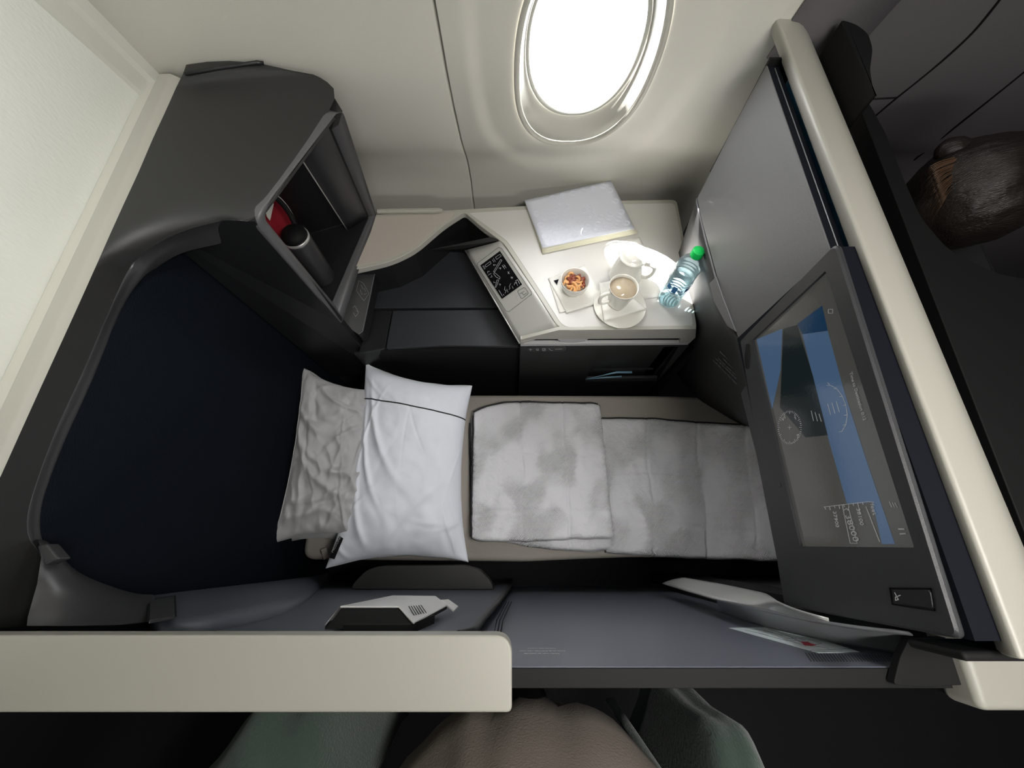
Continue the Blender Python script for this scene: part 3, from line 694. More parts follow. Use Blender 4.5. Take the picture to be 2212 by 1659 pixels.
# water bottle
wc = PZ(1443, 648, T); wz = T
bt = thing('water_bottle', 'clear ribbed plastic water bottle with bright green cap at the console corner', 'bottle', (wc.x, wc.y, wz))
pr = [(0, .004), (.020, .003), (.026, 0), (.031, .004), (.0325, .012), (.0325, .02)]
z = .02
for k in range(4): pr += [(.0325, z), (.0305, z+.005), (.0325, z+.010)]; z += .012
pr += [(.0325, .07), (.031, .073), (.031, .112), (.0325, .115)]
z = .118
for k in range(3): pr += [(.0325, z), (.0308, z+.005), (.0325, z+.010)]; z += .012
pr += [(.0335, .158), (.0325, .168), (.027, .182), (.019, .193), (.0135, .199), (.0125, .204), (.0155, .206), (.0155, .208), (.0125, .209), (.0125, .216)]
lathe('bottle_body', pr, tuple(bt.location), pet, bt, 48)
wpz = [(max(0, r-.0012), max(z, .004)) for r, z in pr if z < .165 and r > 0]
lathe('water', [(0, .005)]+wpz+[(.0312, .166), (0, .166)], tuple(bt.location), wat, bt, 48)
lathe('label', [(.0330, .074), (.0334, .074), (.0334, .112), (.0330, .112)], tuple(bt.location), film, bt, 48)
lv = []; lf = []
for (q0, q1, za, zb) in [(-2.35, -1.95, .080, .106), (-1.3, -.9, .088, .104), (-2.9, -2.5, .084, .100)]+[(-1.85+.12*k, -1.80+.12*k, .090, .098) for k in range(4)]+[(-2.9, -.7, .110, .112), (-2.9, -.7, .0745, .0762)]:
    i0 = len(lv); K = 10
    for k in range(K+1):
        q = q0+(q1-q0)*k/K
        for zc in (za, zb): lv.append(Vector((wc.x+.0338*math.cos(q), wc.y+.0338*math.sin(q), wz+zc)))
    for k in range(K): lf.append([i0+2*k, i0+2*k+2, i0+2*k+3, i0+2*k+1])
mk('label_print', lv, lf, bluel, bt, solid=.0003)
lathe('cap', [(0, .205), (.0150, .205), (.0158, .207), (.0158, .209), (.0152, .210), (.0152, .224), (.0140, .2255), (0, .2258)], tuple(bt.location), green, bt, 40, lambda q, z: 1+.012*math.cos(30*q))
# thin plastic thing lying in the niche
st = thing('plastic_tweezers', 'slim pale blue plastic sticks joined at one end, in the console niche', 'stick', tuple(fpl.hit(1340, 812, 0)))
g1 = [fpl.hit(1265, 819, .008), fpl.hit(1300, 811, .007), fpl.hit(1332, 804, .006), fpl.hit(1365, 804, .005)]
g2 = [fpl.hit(1265, 819, .008), fpl.hit(1310, 815, .009), fpl.hit(1343, 813, .010)]
tube('upper_stick', g1, [.001, .0013, .004, .0045], plug, st, flat=.5); tube('lower_stick', g2, [.001, .0025, .003], plug, st, flat=.5)

# ------------------------------------------------------------------ bed
bed = thing('seat_bed', 'grey sheeted flat bed running from the fabric back to the footwell', 'bed', (.1, .25, 0))
box('seat_base', (-.69, .02, .0), (1.05, .50, .28), mblack, bed, bevel=.02)
mp = [(-.70, -.035), (.05, -.042), (.20, -.035), (.40, -.028), (1.05, -.03), (1.05, .52), (.6, .545), (0, .548), (-.70, .55)]
prism('sheeted_mattress', roundp([(x, y, .352) for x, y in mp], .04), (0, 0, -.085), sheet, bed, bevel=.018, seg=4)
def cloth(name, top, bot, zt, m, parent=None, nu=120, nv=70, seams_u=(), seams_v=(), amp=.004, th=.012, zf=None, seed=0, obj_loc=None):
    A = resample(smoothpath([PZ(u, v, zt) for u, v in top], 8), nu+1); B = resample(smoothpath([PZ(u, v, zt) for u, v in bot], 8), nu+1)
    vs = []; uvs = []
    W = (A[-1]-A[0]).length; Hh = (B[nu//2]-A[nu//2]).length
    def P(i, j):
        s, t = i/nu, j/nv; p = A[i].lerp(B[i], t)
        e = min(s*W, (1-s)*W, t*Hh, (1-t)*Hh); dome = math.sqrt(max(0, 1-(1-min(e, .014)/.014)**2))
        g = 0
        for k in seams_u: g = max(g, math.exp(-((s-k-.008*math.sin(9*t+seed))*W/.0042)**2))
        for k in seams_v: g = max(g, math.exp(-((t-k-.01*math.sin(7*s+seed))*Hh/.0042)**2))
        n = noise.noise(Vector((p.x*9+seed, p.y*6, 0)))*1.0+noise.noise(Vector((p.x*30, p.y*16+seed, 3)))*.45+.3*(1-abs(noise.noise(Vector((p.x*16+p.y*8, p.y*10-p.x*6, 7+seed)))*2))
        z = dome*th+n*amp*dome-g*.0065
        if zf: z += zf(s, t)
        return p+Vector((noise.noise(Vector((s*5, t*9, seed)))*.003, noise.noise(Vector((s*9, t*3, seed+5)))*.004, z))
    for i in range(nu+1):
        for j in range(nv+1): vs.append(P(i, j)); uvs.append((i/nu*W, j/nv*Hh))
    off = len(vs)
    fs = []
    for i in range(nu):
        for j in range(nv): fs.append([i*(nv+1)+j, (i+1)*(nv+1)+j, (i+1)*(nv+1)+j+1, i*(nv+1)+j+1])
    o = mk(name, vs, fs, m, parent, smooth=True)
    uvl = o.data.uv_layers.new(name='UVMap')
    for l in o.data.loops: uvl.data[l.index].uv = uvs[l.vertex_index]
    s = o.modifiers.new('solid', 'SOLIDIFY'); s.thickness = .005; s.offset = -1
    return o, P
bl_ = thing('quilted_blanket', 'silver grey quilted blanket with chevron weave and black piping, folded back on the bed', 'blanket', (.3, .25, .355))
q1, Pq1 = cloth('lower_layer', [(1290, 903), (1400, 905), (1500, 912), (1600, 918), (1740, 928)], [(1308, 1194), (1400, 1201), (1480, 1206), (1580, 1210), (1780, 1216)], .362, quilt, bl_, seams_u=(.23, .47, .70, .92), seams_v=(.42, .80), amp=.0095, seed=2, nu=180)
q2, Pq2 = cloth('folded_layer', [(1023, 892), (1050, 880), (1100, 870), (1200, 871), (1270, 872), (1296, 876)], [(1018, 1164), (1060, 1171), (1130, 1170), (1200, 1168), (1270, 1165), (1326, 1165)], .388, quilt, bl_, seams_u=(.37, .70), seams_v=(.40, .81), amp=.0085, seed=9, zf=lambda s, t: .004)
q3, Pq3 = cloth('under_fold', [(1016, 905), (1060, 893), (1130, 866), (1190, 870), (1294, 874)], [(1020, 1158), (1090, 1172), (1180, 1186), (1260, 1192), (1324, 1188)], .368, quilt, bl_, seams_u=(.4, .7), seams_v=(.4, .8), amp=.004, seed=4, nu=80, nv=50)
tube('piping', [Pq2(i, 0)+Vector((0, .002, .001)) for i in range(0, 119)], .0022, ink, bl_, seg=8)
tube('piping', [Pq2(0, j)+Vector((-.002, 0, .001)) for j in range(2, 70)], .0022, ink, bl_, seg=8)
tube('piping', [Pq3(0, j)+Vector((-.003, 0, .001)) for j in range(2, 50)], .0026, ink, bl_, seg=8)
tube('piping', [Pq1(i, 0)+Vector((0, .002, .001)) for i in range(3, 149)], .0022, ink, bl_, seg=8)
# pillows
def pillow(name, label, C, th, m, seed, wr=.010, n=90, pinch=.10, creases=(), rdg=.35):
    """C: 4 corner points TL, TR, BR, BL"""
    C = [Vector(c) for c in C]; cen = sum(C, Vector())/4
    nrm = (C[1]-C[0]).cross(C[3]-C[0]).normalized()
    if nrm.z < 0: nrm.negate()
    rnd = random.Random(seed)
    folds = [(rnd.uniform(-.9, .9), rnd.uniform(-.9, .9), rnd.uniform(0, math.pi), rnd.uniform(.2, .55), rnd.uniform(.018, .05), rnd.uniform(-.6, 1)) for _ in range(22)]+list(creases)
    def P(s, t, side=1):
        wob = .028*noise.noise(Vector((s*2.2, t*2.2, seed+11)))
        s0, t0 = s, t
        s = s+wob*(abs(s)**4); t = t+wob*(abs(t)**4)*1.2
        ps = s*(1-pinch*(1-t*t)*abs(s)**3); pt = t*(1-pinch*.6*(1-s*s)*abs(t)**3)
        a, b = (ps+1)/2, (pt+1)/2
        p = C[0].lerp(C[1], a).lerp(C[3].lerp(C[2], a), b)
        prof = (max(0, 1-abs(s)**2.3)**.62)*(max(0, 1-abs(t)**2.6)**.58)
        edge = (1-max(abs(s), abs(t))**6)
        w_ = noise.noise(Vector((s*2.4+seed, t*2.4, seed)))*.55+(.22-abs(noise.noise(Vector((s*2.4+t*1.2, t*3.2-s*2, seed+8)))))*rdg+noise.noise(Vector((s*5+t*3, t*7-s*2, seed+3)))*.3
        for (fx, fy, an, ln, wd, am) in folds:
            dx, dy = s-fx, t-fy; al_ = dx*math.cos(an)+dy*math.sin(an); ac = -dx*math.sin(an)+dy*math.cos(an)+.25*al_*al_
            w_ += am*.55*math.exp(-(al_/ln)**2)*math.exp(-(ac/wd)**2)
        # gathered puckers by the seams
        w_ += .35*math.sin((s if abs(t) > abs(s) else t)*26+seed+3*noise.noise(Vector((s*3, t*3, seed))))*max(abs(s), abs(t))**5*edge
        return p+nrm*(side*prof*th/2+(w_*wr*edge if side > 0 else 0))
    vs = []; fs = []
    for side in (1, -1):
        i0 = len(vs)
        for i in range(n+1):
            for j in range(n+1):
                vs.append(P(2*i/n-1, 2*j/n-1, side))
        for i in range(n):
            for j in range(n):
                f = [i0+i*(n+1)+j, i0+(i+1)*(n+1)+j, i0+(i+1)*(n+1)+j+1, i0+i*(n+1)+j+1]
                fs.append(f if side > 0 else f[::-1])
    loc = Vector((cen.x, cen.y, min(v.z for v in vs)))
    root = thing(name, label, 'pillow', tuple(loc))
    me = mk('pillowcase', vs, fs, m, root, smooth=True)
    b = bmesh.new(); b.from_mesh(me.data); bmesh.ops.remove_doubles(b, verts=b.verts, dist=.0004); bmesh.ops.recalc_face_normals(b, faces=b.faces); b.to_mesh(me.data); b.free()
    return root, P, nrm
# spare pillow beneath, rear pillow, front pillow
pillow('pillow', 'flat grey pillow lowest of the three, mostly hidden under the crumpled grey one', [PZ(628, 855, .40), PZ(800, 880, .40), PZ(800, 1175, .40), PZ(604, 1172, .40)], .09, pilg, 8, .006, 50)
r1, PP1, n1 = pillow('pillow', 'crumpled grey pillow leaning on the navy seat back behind the white one', [PZ(652, 792, .535), PZ(822, 842, .475), PZ(812, 1170, .46), PZ(583, 1176, .49)], .13, pilg, 3, .022, 120, .17,
    [(-.3, .1, .35, .8, .05, 1.3), (-.2, .3, .45, .9, .05, 1.2), (0, .5, -.25, .8, .04, 1.1), (-.1, .65, -.3, .8, .04, 1.0), (-.5, -.3, .3, .5, .05, 1.2), (-.5, -.6, 1.2, .3, .06, -1)], .8)
tube('seam', [PP1(-.93+.01*math.sin(k), -1+2*k/40)+n1*.002 for k in range(1, 40)], .0014, pilg, r1, seg=6)
r2_, PP2, n2 = pillow('pillow', 'plump smooth white pillow with a thin black stripe, nearest the blanket', [PZ(790, 783, .50), PZ(1020, 832, .455), PZ(1012, 1214, .445), PZ(703, 1230, .455)], .17, pilw, 5, .013, 130, .15,
    [(-.55, -.25, .95, .5, .05, 2.0), (-.7, -.05, 1.1, .5, .045, 1.8), (-.75, .3, 1.25, .5, .05, 1.2), (.9, -.1, 2.2, .35, .02, .9), (-.8, .88, .6, .2, .025, 1.2), (.1, .75, 1.8, .4, .18, -1.2), (.85, .62, -.3, .3, .03, .8), (.8, .85, 1.4, .15, .02, .8)])
tube('black_stripe', [PP2(-.93+1.92*k/60, -.60+.06*k/60)+n2*.0008 for k in range(61)], .0022, ink, r2_, seg=8)
lt = [PP2(-.99, .72)+n2*.003, PP2(-.99, .93)+n2*.003]
tl = Plane(lt[0], lt[1], lt[0]+Vector((.02, 0, .012)))
mk('black_tag', *(lambda P: (P+[p-tl.n*.001 for p in P], [[0, 1, 2, 3], [7, 6, 5, 4]]))([tl.hit(u, v, .0035) for u, v in [(733, 1158), (741, 1163), (722, 1208), (711, 1205)]]), ink, r2_)
text('lettering', [('MISSONI', (719, 1194), (736, 1162), (715, 1190))], tl, markm, r2_, .0040, .0002)
# seat belt end lying by the pillow
sb = prism('seat_belt', [PZ(u, v, .372) for u, v in [(694, 1187), (706, 1182), (712, 1204), (700, 1210)]], (0, 0, .004), sheet, None, bevel=.001); tag(sb, 'beige seat belt end poking out below the pillows at the bed edge', 'belt')

# ------------------------------------------------------------------ aisle side: door pocket, cap, sliding door
ap = thing('door_pocket', 'slate blue side wall with long white rounded cap on the aisle side', 'side wall', (-.5, -.14, 0))
ZC = 1.255
def capz(u, v): return PZ(u, v, ZC)
yi = PZ(500, 1372, ZC).y; yo = PZ(500, 1540, ZC).y; xe = PZ(1106, 1450, ZC).x
rows = []
xs_ = [-1.6, -.8, -.4, -.2, -.05]
cl = [(-1.6, yo), (-1.6, yi), (xe, yi), (xe, yo)]
prism('cap', roundp([(x, y, ZC) for x, y in cl], [.004, .004, .022, .007], 8), (0, 0, -.03), capm, ap, bevel=.006, seg=4)
box('outer_skin', (-1.6, yo+.004, 0), (.0, yo+.012, ZC-.02), white, ap)
dy_ = -.117
dpl = Plane((0, dy_, 0), (1, dy_, 0), (0, dy_, 1))
# pocket inner panel with sloping front edge
e1 = dpl.hit(1106, 1258); e2 = dpl.hit(1085, 1290); e3 = dpl.hit(1045, 1335); e4 = dpl.hit(1020, 1372)
prism('pocket_panel', [Vector((-.75, dy_, 0.0)), Vector((e1.x, dy_, .0)), e1, e2, e3, e4, Vector((e4.x-.01, dy_, 1.225)), Vector((-.75, dy_, 1.225))], (0, -.008, 0), slate2, ap)
tube('rubber_edge', smoothpath([Vector((e1.x, dy_, .01)), e1, e2, e3, dpl.hit(1028, 1358), dpl.hit(1012, 1366), dpl.hit(990, 1371)], 6), .006, dark, ap, seg=10)
for k, o_ in enumerate((10, 16, 22)):
    tube('groove', [dpl.hit(1085+o_*.9, 1300, -.012), dpl.hit(1062+o_*1.1, 1340, -.012), dpl.hit(1052+o_*1.2, 1385, -.012)], .0012, mblack, ap, seg=6)
# armrest
def armrest():
    t_ = thing('armrest', 'charcoal padded armrest folded against the side wall beside the bed', 'armrest', (-.27, dy_, .43))
    fl = [dpl.hit(u, v) for u, v in [(757, 1273), (1068, 1276)]]
    o_ = [(757, 1273), (765, 1258), (790, 1232), (820, 1222), (1000, 1221), (1035, 1230), (1058, 1252), (1068, 1275)]
    P3 = []
    zb = fl[0].z
    P3 = [PZ(u, v, .455) for u, v in o_]
    for p in P3: p.y = max(p.y, dy_)
    prism('pad', roundp(P3, .012, 4), (0, 0, -.07), shell, t_, bevel=.010, seg=4)
armrest()
# sliding door
dr = thing('sliding_door', 'slate blue sliding aisle door, half open, with safety stickers', 'door', (.3, -.15, 0))
DY = -.141; DZ = 1.222
drp = Plane((0, DY, 0), (1, DY, 0), (0, DY, 1))
box('panel', (-.62, DY-.022, .012), (.585, DY, DZ), slate, dr, bevel=.002)
box('top_strip', (-.60, DY-.0225, DZ-.0005), (.575, DY-.001, DZ+.003), mblack, dr, bevel=.001)
text('lettering', [('DOOR MUST BE LATCHED', (1208, 1411), (1132, 1411), (1208, 1417)), ('OPEN AND STOWED FOR TAXI', (1221, 1405.5), (1122, 1405.5), (1221, 1411)), ('TAKE OFF AND LANDING', (1200, 1400), (1140, 1400), (1200, 1404))], drp, markm, dr, .0005, .0002)
stq = [(1574, 1356), (1690, 1354), (1857, 1408), (1767, 1410)]
stk = prism('sticker', [drp.hit(u, v, .0009) for u, v in stq], (0, -.0006, 0), labelw, dr)
strips('sticker_print', [[(1650, 1363), (1740, 1382), (1700, 1384), (1640, 1368)], [(1640, 1360), (1690, 1372)], [(1660, 1358), (1705, 1374), (1745, 1394), (1790, 1400)], [(1690, 1380), (1740, 1394), (1775, 1390), (1735, 1378), (1690, 1380)], [(1751, 1405), (1836, 1401)], [(1755, 1408), (1820, 1406)], [(1610, 1361), (1660, 1372)], [(1630, 1358), (1670, 1366)]], drp, dimmark, stk, .0011, .0012)
mk('red_arrow', [drp.hit(u, v, .0016) for u, v in [(1729, 1386), (1745, 1386), (1752, 1390), (1764, 1393), (1755, 1395), (1738, 1394)]]+[drp.hit(u, v, .0010) for u, v in [(1729, 1386), (1745, 1386), (1752, 1390), (1764, 1393), (1755, 1395), (1738, 1394)]], [[0, 1, 2, 3, 4, 5], [6, 7, 8, 9, 10, 11]], redm, stk)
strips('grip_ribs', [[(1740+6.5*k, 1410+.22*k), (1752+6.5*k, 1428)] for k in range(36)], drp, lidm, dr, .0010, .0008)
# wall lamp handset
wl = thing('reading_lamp', 'small silver fronted reading lamp fixed on the side wall above the armrest', 'lamp', (-.22, dy_, 1.0))
yb = dy_; 
top_end = [PY(u, v, y) for u, v, y in [(702, 1348, -.103), (735, 1309, -.084), (861, 1309, -.084), (893, 1345, -.103)]]
bot_end = [PY(u, v, y) for u, v, y in [(785, 1300, -.098), (849, 1286, -.084), (941, 1287, -.084), (966, 1306, -.098)]]
zt = sum(p.z for p in top_end[1:3])/2; 
def shp(P, k): return P
pl0 = top_end; pl1 = bot_end
base_t = [Vector((p.x*1.0, dy_, p.z)) for p in (top_end[0].lerp(top_end[1], .6), top_end[3].lerp(top_end[2], .2))]
mk('front_shell', pl0+pl1+[p+Vector((0, -.003, .0)) for p in pl0]+[p+Vector((0, -.003, 0)) for p in pl1],
   [[0, 1, 5, 4], [1, 2, 6, 5], [2, 3, 7, 6], [8, 9, 13, 12], [9, 10, 14, 13], [10, 11, 15, 14], [0, 1, 9, 8], [1, 2, 10, 9], [2, 3, 11, 10], [4, 5, 13, 12], [5, 6, 14, 13], [6, 7, 15, 14], [0, 4, 12, 8], [3, 7, 15, 11]], silver, wl, bevel=.0012)
P0 = [p+Vector((0, -.0032, -.002)) for p in pl0]; P1 = [p+Vector((0, -.0032, .002)) for p in pl1]
P0b = [Vector((P0[0].x, P0[0].y-.004, P0[0].z)), Vector((P0[3].x, P0[3].y-.004, P0[3].z))]
mk('lamp_body', P0+P0b+P1+[Vector((P1[0].x, P1[0].y-.004, P1[0].z)), Vector((P1[3].x, P1[3].y-.004, P1[3].z))],
   [[0, 1, 2, 3, 5, 4], [6, 7, 8, 9, 11, 10], [0, 4, 10, 6], [4, 5, 11, 10], [5, 3, 9, 11], [0, 1, 7, 6], [1, 2, 8, 7], [2, 3, 9, 8]], mblack, wl)
n0 = [PY(u, v, -.104) for u, v in [(741, 1350), (884, 1350)]]; n1_ = [Vector((p.x, dy_-.002, p.z)) for p in n0]
prism('neck', [n0[0], n0[1], Vector((n0[1].x, dy_-.002, n0[1].z)), Vector((n0[0].x, dy_-.002, n0[0].z))], (0.02, 0, -.10), mblack, wl)
lpl = Plane(pl0[2], pl0[3], pl1[3])
def z6(u, v): return (560+u/2.458, 984+v/2.458)
strips('grille', [[z6(795+13*k, 800-1*k), z6(822+13*k, 846-2.5*k)] for k in range(6)], lpl, mblack, wl, .0016, .0018)
prism('clip', [lpl.hit(*z6(*p), .0) for p in [(960, 765), (1005, 762), (1058, 800), (1035, 822), (1000, 790)]], -lpl.n*.004, silver, wl, bevel=.001)

# door post, latch trims
dp = thing('door_post', 'satin metal door post with bright handle strip beside the monitor', 'post', (.5, -.12, 0))
A = [PY(u, v, -.100) for u, v in [(1548, 1295), (1640, 1314), (1743, 1335), (1850, 1352), (1963, 1364)]]
B = [PY(u, v, -.137) for u, v in [(1556, 1322), (1629, 1346), (1720, 1369), (1853, 1396), (1981, 1417)]]
rows = [[a+Vector((.004, -.004, 0)) for a in A]]
for t in (0, .1, .5, .9, 1): rows.append([a.lerp(b, t)+Vector((0, .003*math.sin(math.pi*t), 0)) for a, b in zip(A, B)])
rows = [resample(smoothpath(r, 4), 24) for r in rows]
loft('post_cover', rows, steel, dp, solid=.003)
A = [PY(u, v, -.080) for u, v in [(1479, 1248), (1570, 1265), (1637, 1279), (1658, 1285), (1703, 1311), (1790, 1339)]]
B = [PY(u, v, -.102) for u, v in [(1430, 1261), (1500, 1282), (1548, 1296), (1600, 1307), (1700, 1328), (1792, 1345)]]
rows = [resample(smoothpath(r, 4), 24) for r in ([a.lerp(b, t)+Vector((0, .003*math.sin(math.pi*t), 0)) for a, b in zip(A, B)] for t in (0, .15, .5, .85, 1))]
loft('handle_strip', rows, chrome, dp, solid=.003)
prism('inner_post', [Vector((.56, -.09, .0)), Vector((.66, -.09, 0)), Vector((.66, -.13, 0)), Vector((.56, -.13, 0))], (0, 0, 1.0), mblack, dp)
eb = [PZ(u, v, 1.238) for u, v in [(1945, 1418), (1965, 1378), (2062, 1378), (2085, 1395), (2103, 1425), (2118, 1478), (2000, 1484), (1930, 1480)]]
prism('end_block', roundp(eb, .006, 3), (0, 0, -.012), mblack, dp, bevel=.004)

# next suite's pocket cap
npk = thing('door_pocket', 'white cap of the next suite side wall at lower right edge', 'side wall', (.9, -.14, 0))
c2 = [PZ(2078, 1402, ZC), PZ(2078, 1500, ZC)]
c2[1].x = c2[0].x; ya = c2[0].y
prism('cap', [(c2[0].x, yi+.03, ZC), (1.9, yi+.03, ZC), (1.9, yo-.0, ZC), (c2[0].x+.0, yo, ZC)], (0, 0, -.05), capm, npk, bevel=.010, seg=4)
box('outer_skin', (c2[0].x+.01, yo+.004, 0), (1.9, yi, ZC-.04), shell, npk)

# ------------------------------------------------------------------ forward partition, monitor
fpn = thing('forward_partition', 'tall forward partition with broad pale cap and blue fabric face', 'partition', (.53, .4, 0))
cx0, cz_ = .494, 1.375
prof = [(cx0, cz_-.010), (cx0+.001, cz_-.001), (cx0+.006, cz_+.001), (cx0+.030, cz_-.000), (cx0+.044, cz_-.003), (cx0+.056, cz_-.009), (cx0+.070, cz_-.019), (cx0+.086, cz_-.032), (cx0+.097, cz_-.044), (cx0+.098, cz_-.052), (cx0+.076, cz_-.06), (cx0+.01, cz_-.03)]
prism('cap', [(x, -.101, z) for x, z in prof], (0, 1.031, 0), capm, fpn, bevel=.0025, seg=3)
box('core', (.545, -.10, .98), (.575, .90, cz_-.03), shell, fpn)
box('lower_post', (.585, .60, 0), (.61, .93, .98), mblack, fpn)
box('fabric_face', (.537, -.095, 1.05), (.545, .90, 1.345), bluef, fpn)
box('end_cap', (.462, -.108, 1.285), (.575, -.098, 1.352), mblack, fpn, bevel=.004)
# grained panel
gp = thing('grained_panel', 'grained grey plastic panel facing the bed between window and monitor', 'panel', (.48, .4, 1.0))
GX = .475
g_ = [PX(1655, 140, GX), PX(1578, 285, GX), PX(1506, 428, GX), PX(1514, 470, GX), PX(1560, 640, GX), PX(1600, 745, GX)]
gz0 = g_[3].z
P_ = [g_[0], g_[1], g_[2], g_[3], g_[4], g_[5], Vector((GX, -.08, 1.06)), Vector((GX, -.08, g_[0].z))]
prism('face', roundp(P_, .004, 3), (.003, 0, 0), grain, gp, bevel=.003)
tz = g_[0].z
prism('top_edge', [(GX+.0025, -.08, tz-.001), (GX+.0025, g_[0].y-.003, tz-.001), (GX+.024, g_[0].y-.003, tz-.001), (GX+.024, -.08, tz-.001)], (0, 0, -.02), navyp, gp, bevel=.001)
tube('edge_line', [Vector((GX+.014, -.05, tz)), Vector((GX+.014, g_[0].y-.01, tz))], .0009, steel, gp)
box('gap_filler', (.479, .843, 1.1), (.534, .849, 1.352), mblack, gp)  # black filler imitating the dark gap between panel top and cap
# lower shroud down to the footwell
sh = thing('footwell_shroud', 'charcoal curved shroud below the grained panel with printed safety notice', 'shroud', (.6, .6, .35))
tl_ = [PX(1506, 430, GX+.004), PX(1514, 470, GX+.004), PX(1545, 590, GX+.004), PX(1572, 680, GX+.004), PX(1600, 745, GX+.004), PX(1612, 800, GX+.004), PX(1622, 850, GX+.004)]
bl3 = [Vector((.585, .93, .36)), Vector((.60, .80, .36)), Vector((.64, .64, .36)), PZ(1500, 853, .358), PZ(1552, 888, .358), PZ(1590, 910, .358), PZ(1640, 932, .358)]
mid = [a.lerp(b, .42)+Vector((.002, 0, 0)) for a, b in zip(tl_, bl3)]
rows = [tl_, [a.lerp(b, .12)+Vector((.004, .0, 0)) for a, b in zip(tl_, bl3)], [a.lerp(b, .35)+Vector((.012, .0, 0)) for a, b in zip(tl_, bl3)], [a.lerp(b, .7)+Vector((.010, 0, 0)) for a, b in zip(tl_, bl3)], bl3]
rows = [resample(smoothpath(r, 5), 32) for r in rows]
loft('shroud_skin', rows, shell, sh, solid=.004)
tube('edge_bead', [p+Vector((-.001, 0, 0)) for p in rows[0][:22]], .003, satin, sh)
fl_ = [PX(1532, 612, GX-.004), PX(1546, 598, GX-.004), PX(1560, 640, GX-.004), PX(1590, 718, GX-.004), PX(1570, 705, GX-.004), PX(1541, 650, GX-.004)]
prism('corner_cover', fl_, (.012, 0, 0), satin, sh, bevel=.002)
npl = Plane(rows[1][20], rows[3][20], rows[2][27])
# monitor
TX = .46
tv = thing('monitor', 'large black framed monitor showing a flight view, mounted on the forward partition', 'monitor', (TX, .17, 1.07))
tpl = Plane((TX, 0, 0), (TX, 1, 0), (TX, 0, 1))
ho = [PX(u, v, TX) for u, v in [(1803, 524), (1598, 735), (1694, 1309), (2071, 1381)]]
z_t, z_b = .5*(ho[0].z+ho[3].z), .5*(ho[1].z+ho[2].z)
si = [PX(u, v, TX) for u, v in [(1783, 585), (1625, 735), (1728, 1180), (1975, 1183)]]
Hr = roundp(ho, [.012, .004, .004, .008], 6)
Sr = roundp(si, .002, 6)
loft('bezel', [[p+Vector((.008, 0, 0)) for p in Hr], [p+Vector((.003, 0, 0)) for p in Hr], [p+(Vector((TX, .15, 1.22))-p)*.012 for p in Hr], Sr, [p+Vector((.005, 0, 0)) for p in Sr]], tvm, tv, closed=True, smooth=False)
box('rear_shell', (TX+.008, ho[3].y, z_b), (TX+.035, ho[0].y, z_t), navyp, tv)
scr = mat('display', rgb(36, 34, 34), .10, spec=.6, emit=rgb(82, 82, 78), estr=.42)
scb = mat('display_sky', rgb(14, 24, 34), .10, spec=.6, emit=rgb(78, 104, 136), estr=.5)
scb2 = mat('display_sky_deep', rgb(8, 18, 26), .10, spec=.6, emit=rgb(24, 62, 96), estr=.4)
scd = mat('display_ground', rgb(20, 26, 28), .10, spec=.6, emit=rgb(30, 40, 42), estr=.3)
scm = mat('display_marks', rgb(150, 150, 150), .3, emit=rgb(170, 172, 176), estr=.12)
spl2 = Plane((TX+.0045, 0, 0), (TX+.0045, 1, 0), (TX+.0045, 0, 1))
screen = prism('screen', [p+Vector((.0046, 0, 0)) for p in si], (.004, 0, 0), scr, tv)
def sq_(name, px, m, o=.0002): return mk(name, [spl2.hit(u, v, o) for u, v in px]+[spl2.hit(u, v, .00005) for u, v in px], [list(range(len(px))), list(range(2*len(px)-1, len(px)-1, -1))], m, screen)
sq_('sky_band', [(1733, 722), (1788, 715), (1825, 850), (1870, 990), (1933, 1175), (1905, 1175), (1885, 1085), (1830, 1090), (1790, 950), (1755, 810)], scb)
sq_('sky_band', [(1722, 700), (1776, 660), (1788, 714), (1734, 722)], scb2)
sq_('ground_band', [(1692, 710), (1722, 702), (1756, 812), (1788, 940), (1740, 945), (1685, 880)], scd, .0003)
sq_('sky_reflection', [(1634, 733), (1690, 710), (1686, 800), (1668, 885)], scb, .0003)
def z8(u, v): return (1600+u/2.37, 550+v/2.37)
ar = [z8(445, 655), z8(455, 668), z8(490, 685), z8(520, 725), z8(538, 770), z8(545, 820), z8(538, 870), z8(518, 905)]
lines = [ar]
for k in range(1, 8):
    u, v = ar[k]; lines.append([(u, v), (u-6, v+1)])
strips('roll_arc', lines, spl2, scm, screen, .0008, .0010); lines = []
cxk, cyk = z8(250, 885)
comp = []
for k in range(48):
    q = 2*math.pi*k/48; r_o = 26.5; 
    comp.append([(cxk+26*math.cos(q), cyk+36*math.sin(q)), (cxk+(23.5 if k % 4 else 21)*math.cos(q), cyk+(33 if k % 4 else 30)*math.sin(q))])
strips('compass_rose', comp+[[(cxk-4, cyk), (cxk+4, cyk)], [(cxk, cyk-4), (cxk, cyk+4)]], spl2, scm, screen, .0008, .0010)
lines += [[z8(425, 1292), z8(650, 1265), z8(680, 1268)], [z8(600, 1280), z8(612, 1330)]]
lines += [[z8(430+24*k, 1291-3*k), z8(434+24*k, (1310 if k % 2 else 1303)-3*k)] for k in range(9)]
lines += [[z8(520, 1280), z8(525, 1310), z8(540, 1300), z8(550, 1310), z8(552, 1280)], [z8(525, 1312), z8(560, 1478), z8(595, 1478), z8(552, 1300)], [z8(640, 1290), z8(710, 1470)]]
strips('altitude_scale', lines, spl2, scm, screen, .0008, .0010); lines = []
for a0, b0, a1, b1, n_ in ((360, 800, 372, 850, 3),):
    strips('pitch_lines', [[z8(a0+20*k, b0+8*k), z8(a1+20*k, b1+2*k)] for k in range(n_)], spl2, scm, screen, .0008, .0010)
strips('pitch_lines', [[z8(445+22*k, 765-6*k), z8(460+22*k, 820-8*k)] for k in range(3)], spl2, scm, screen, .0008, .0010)
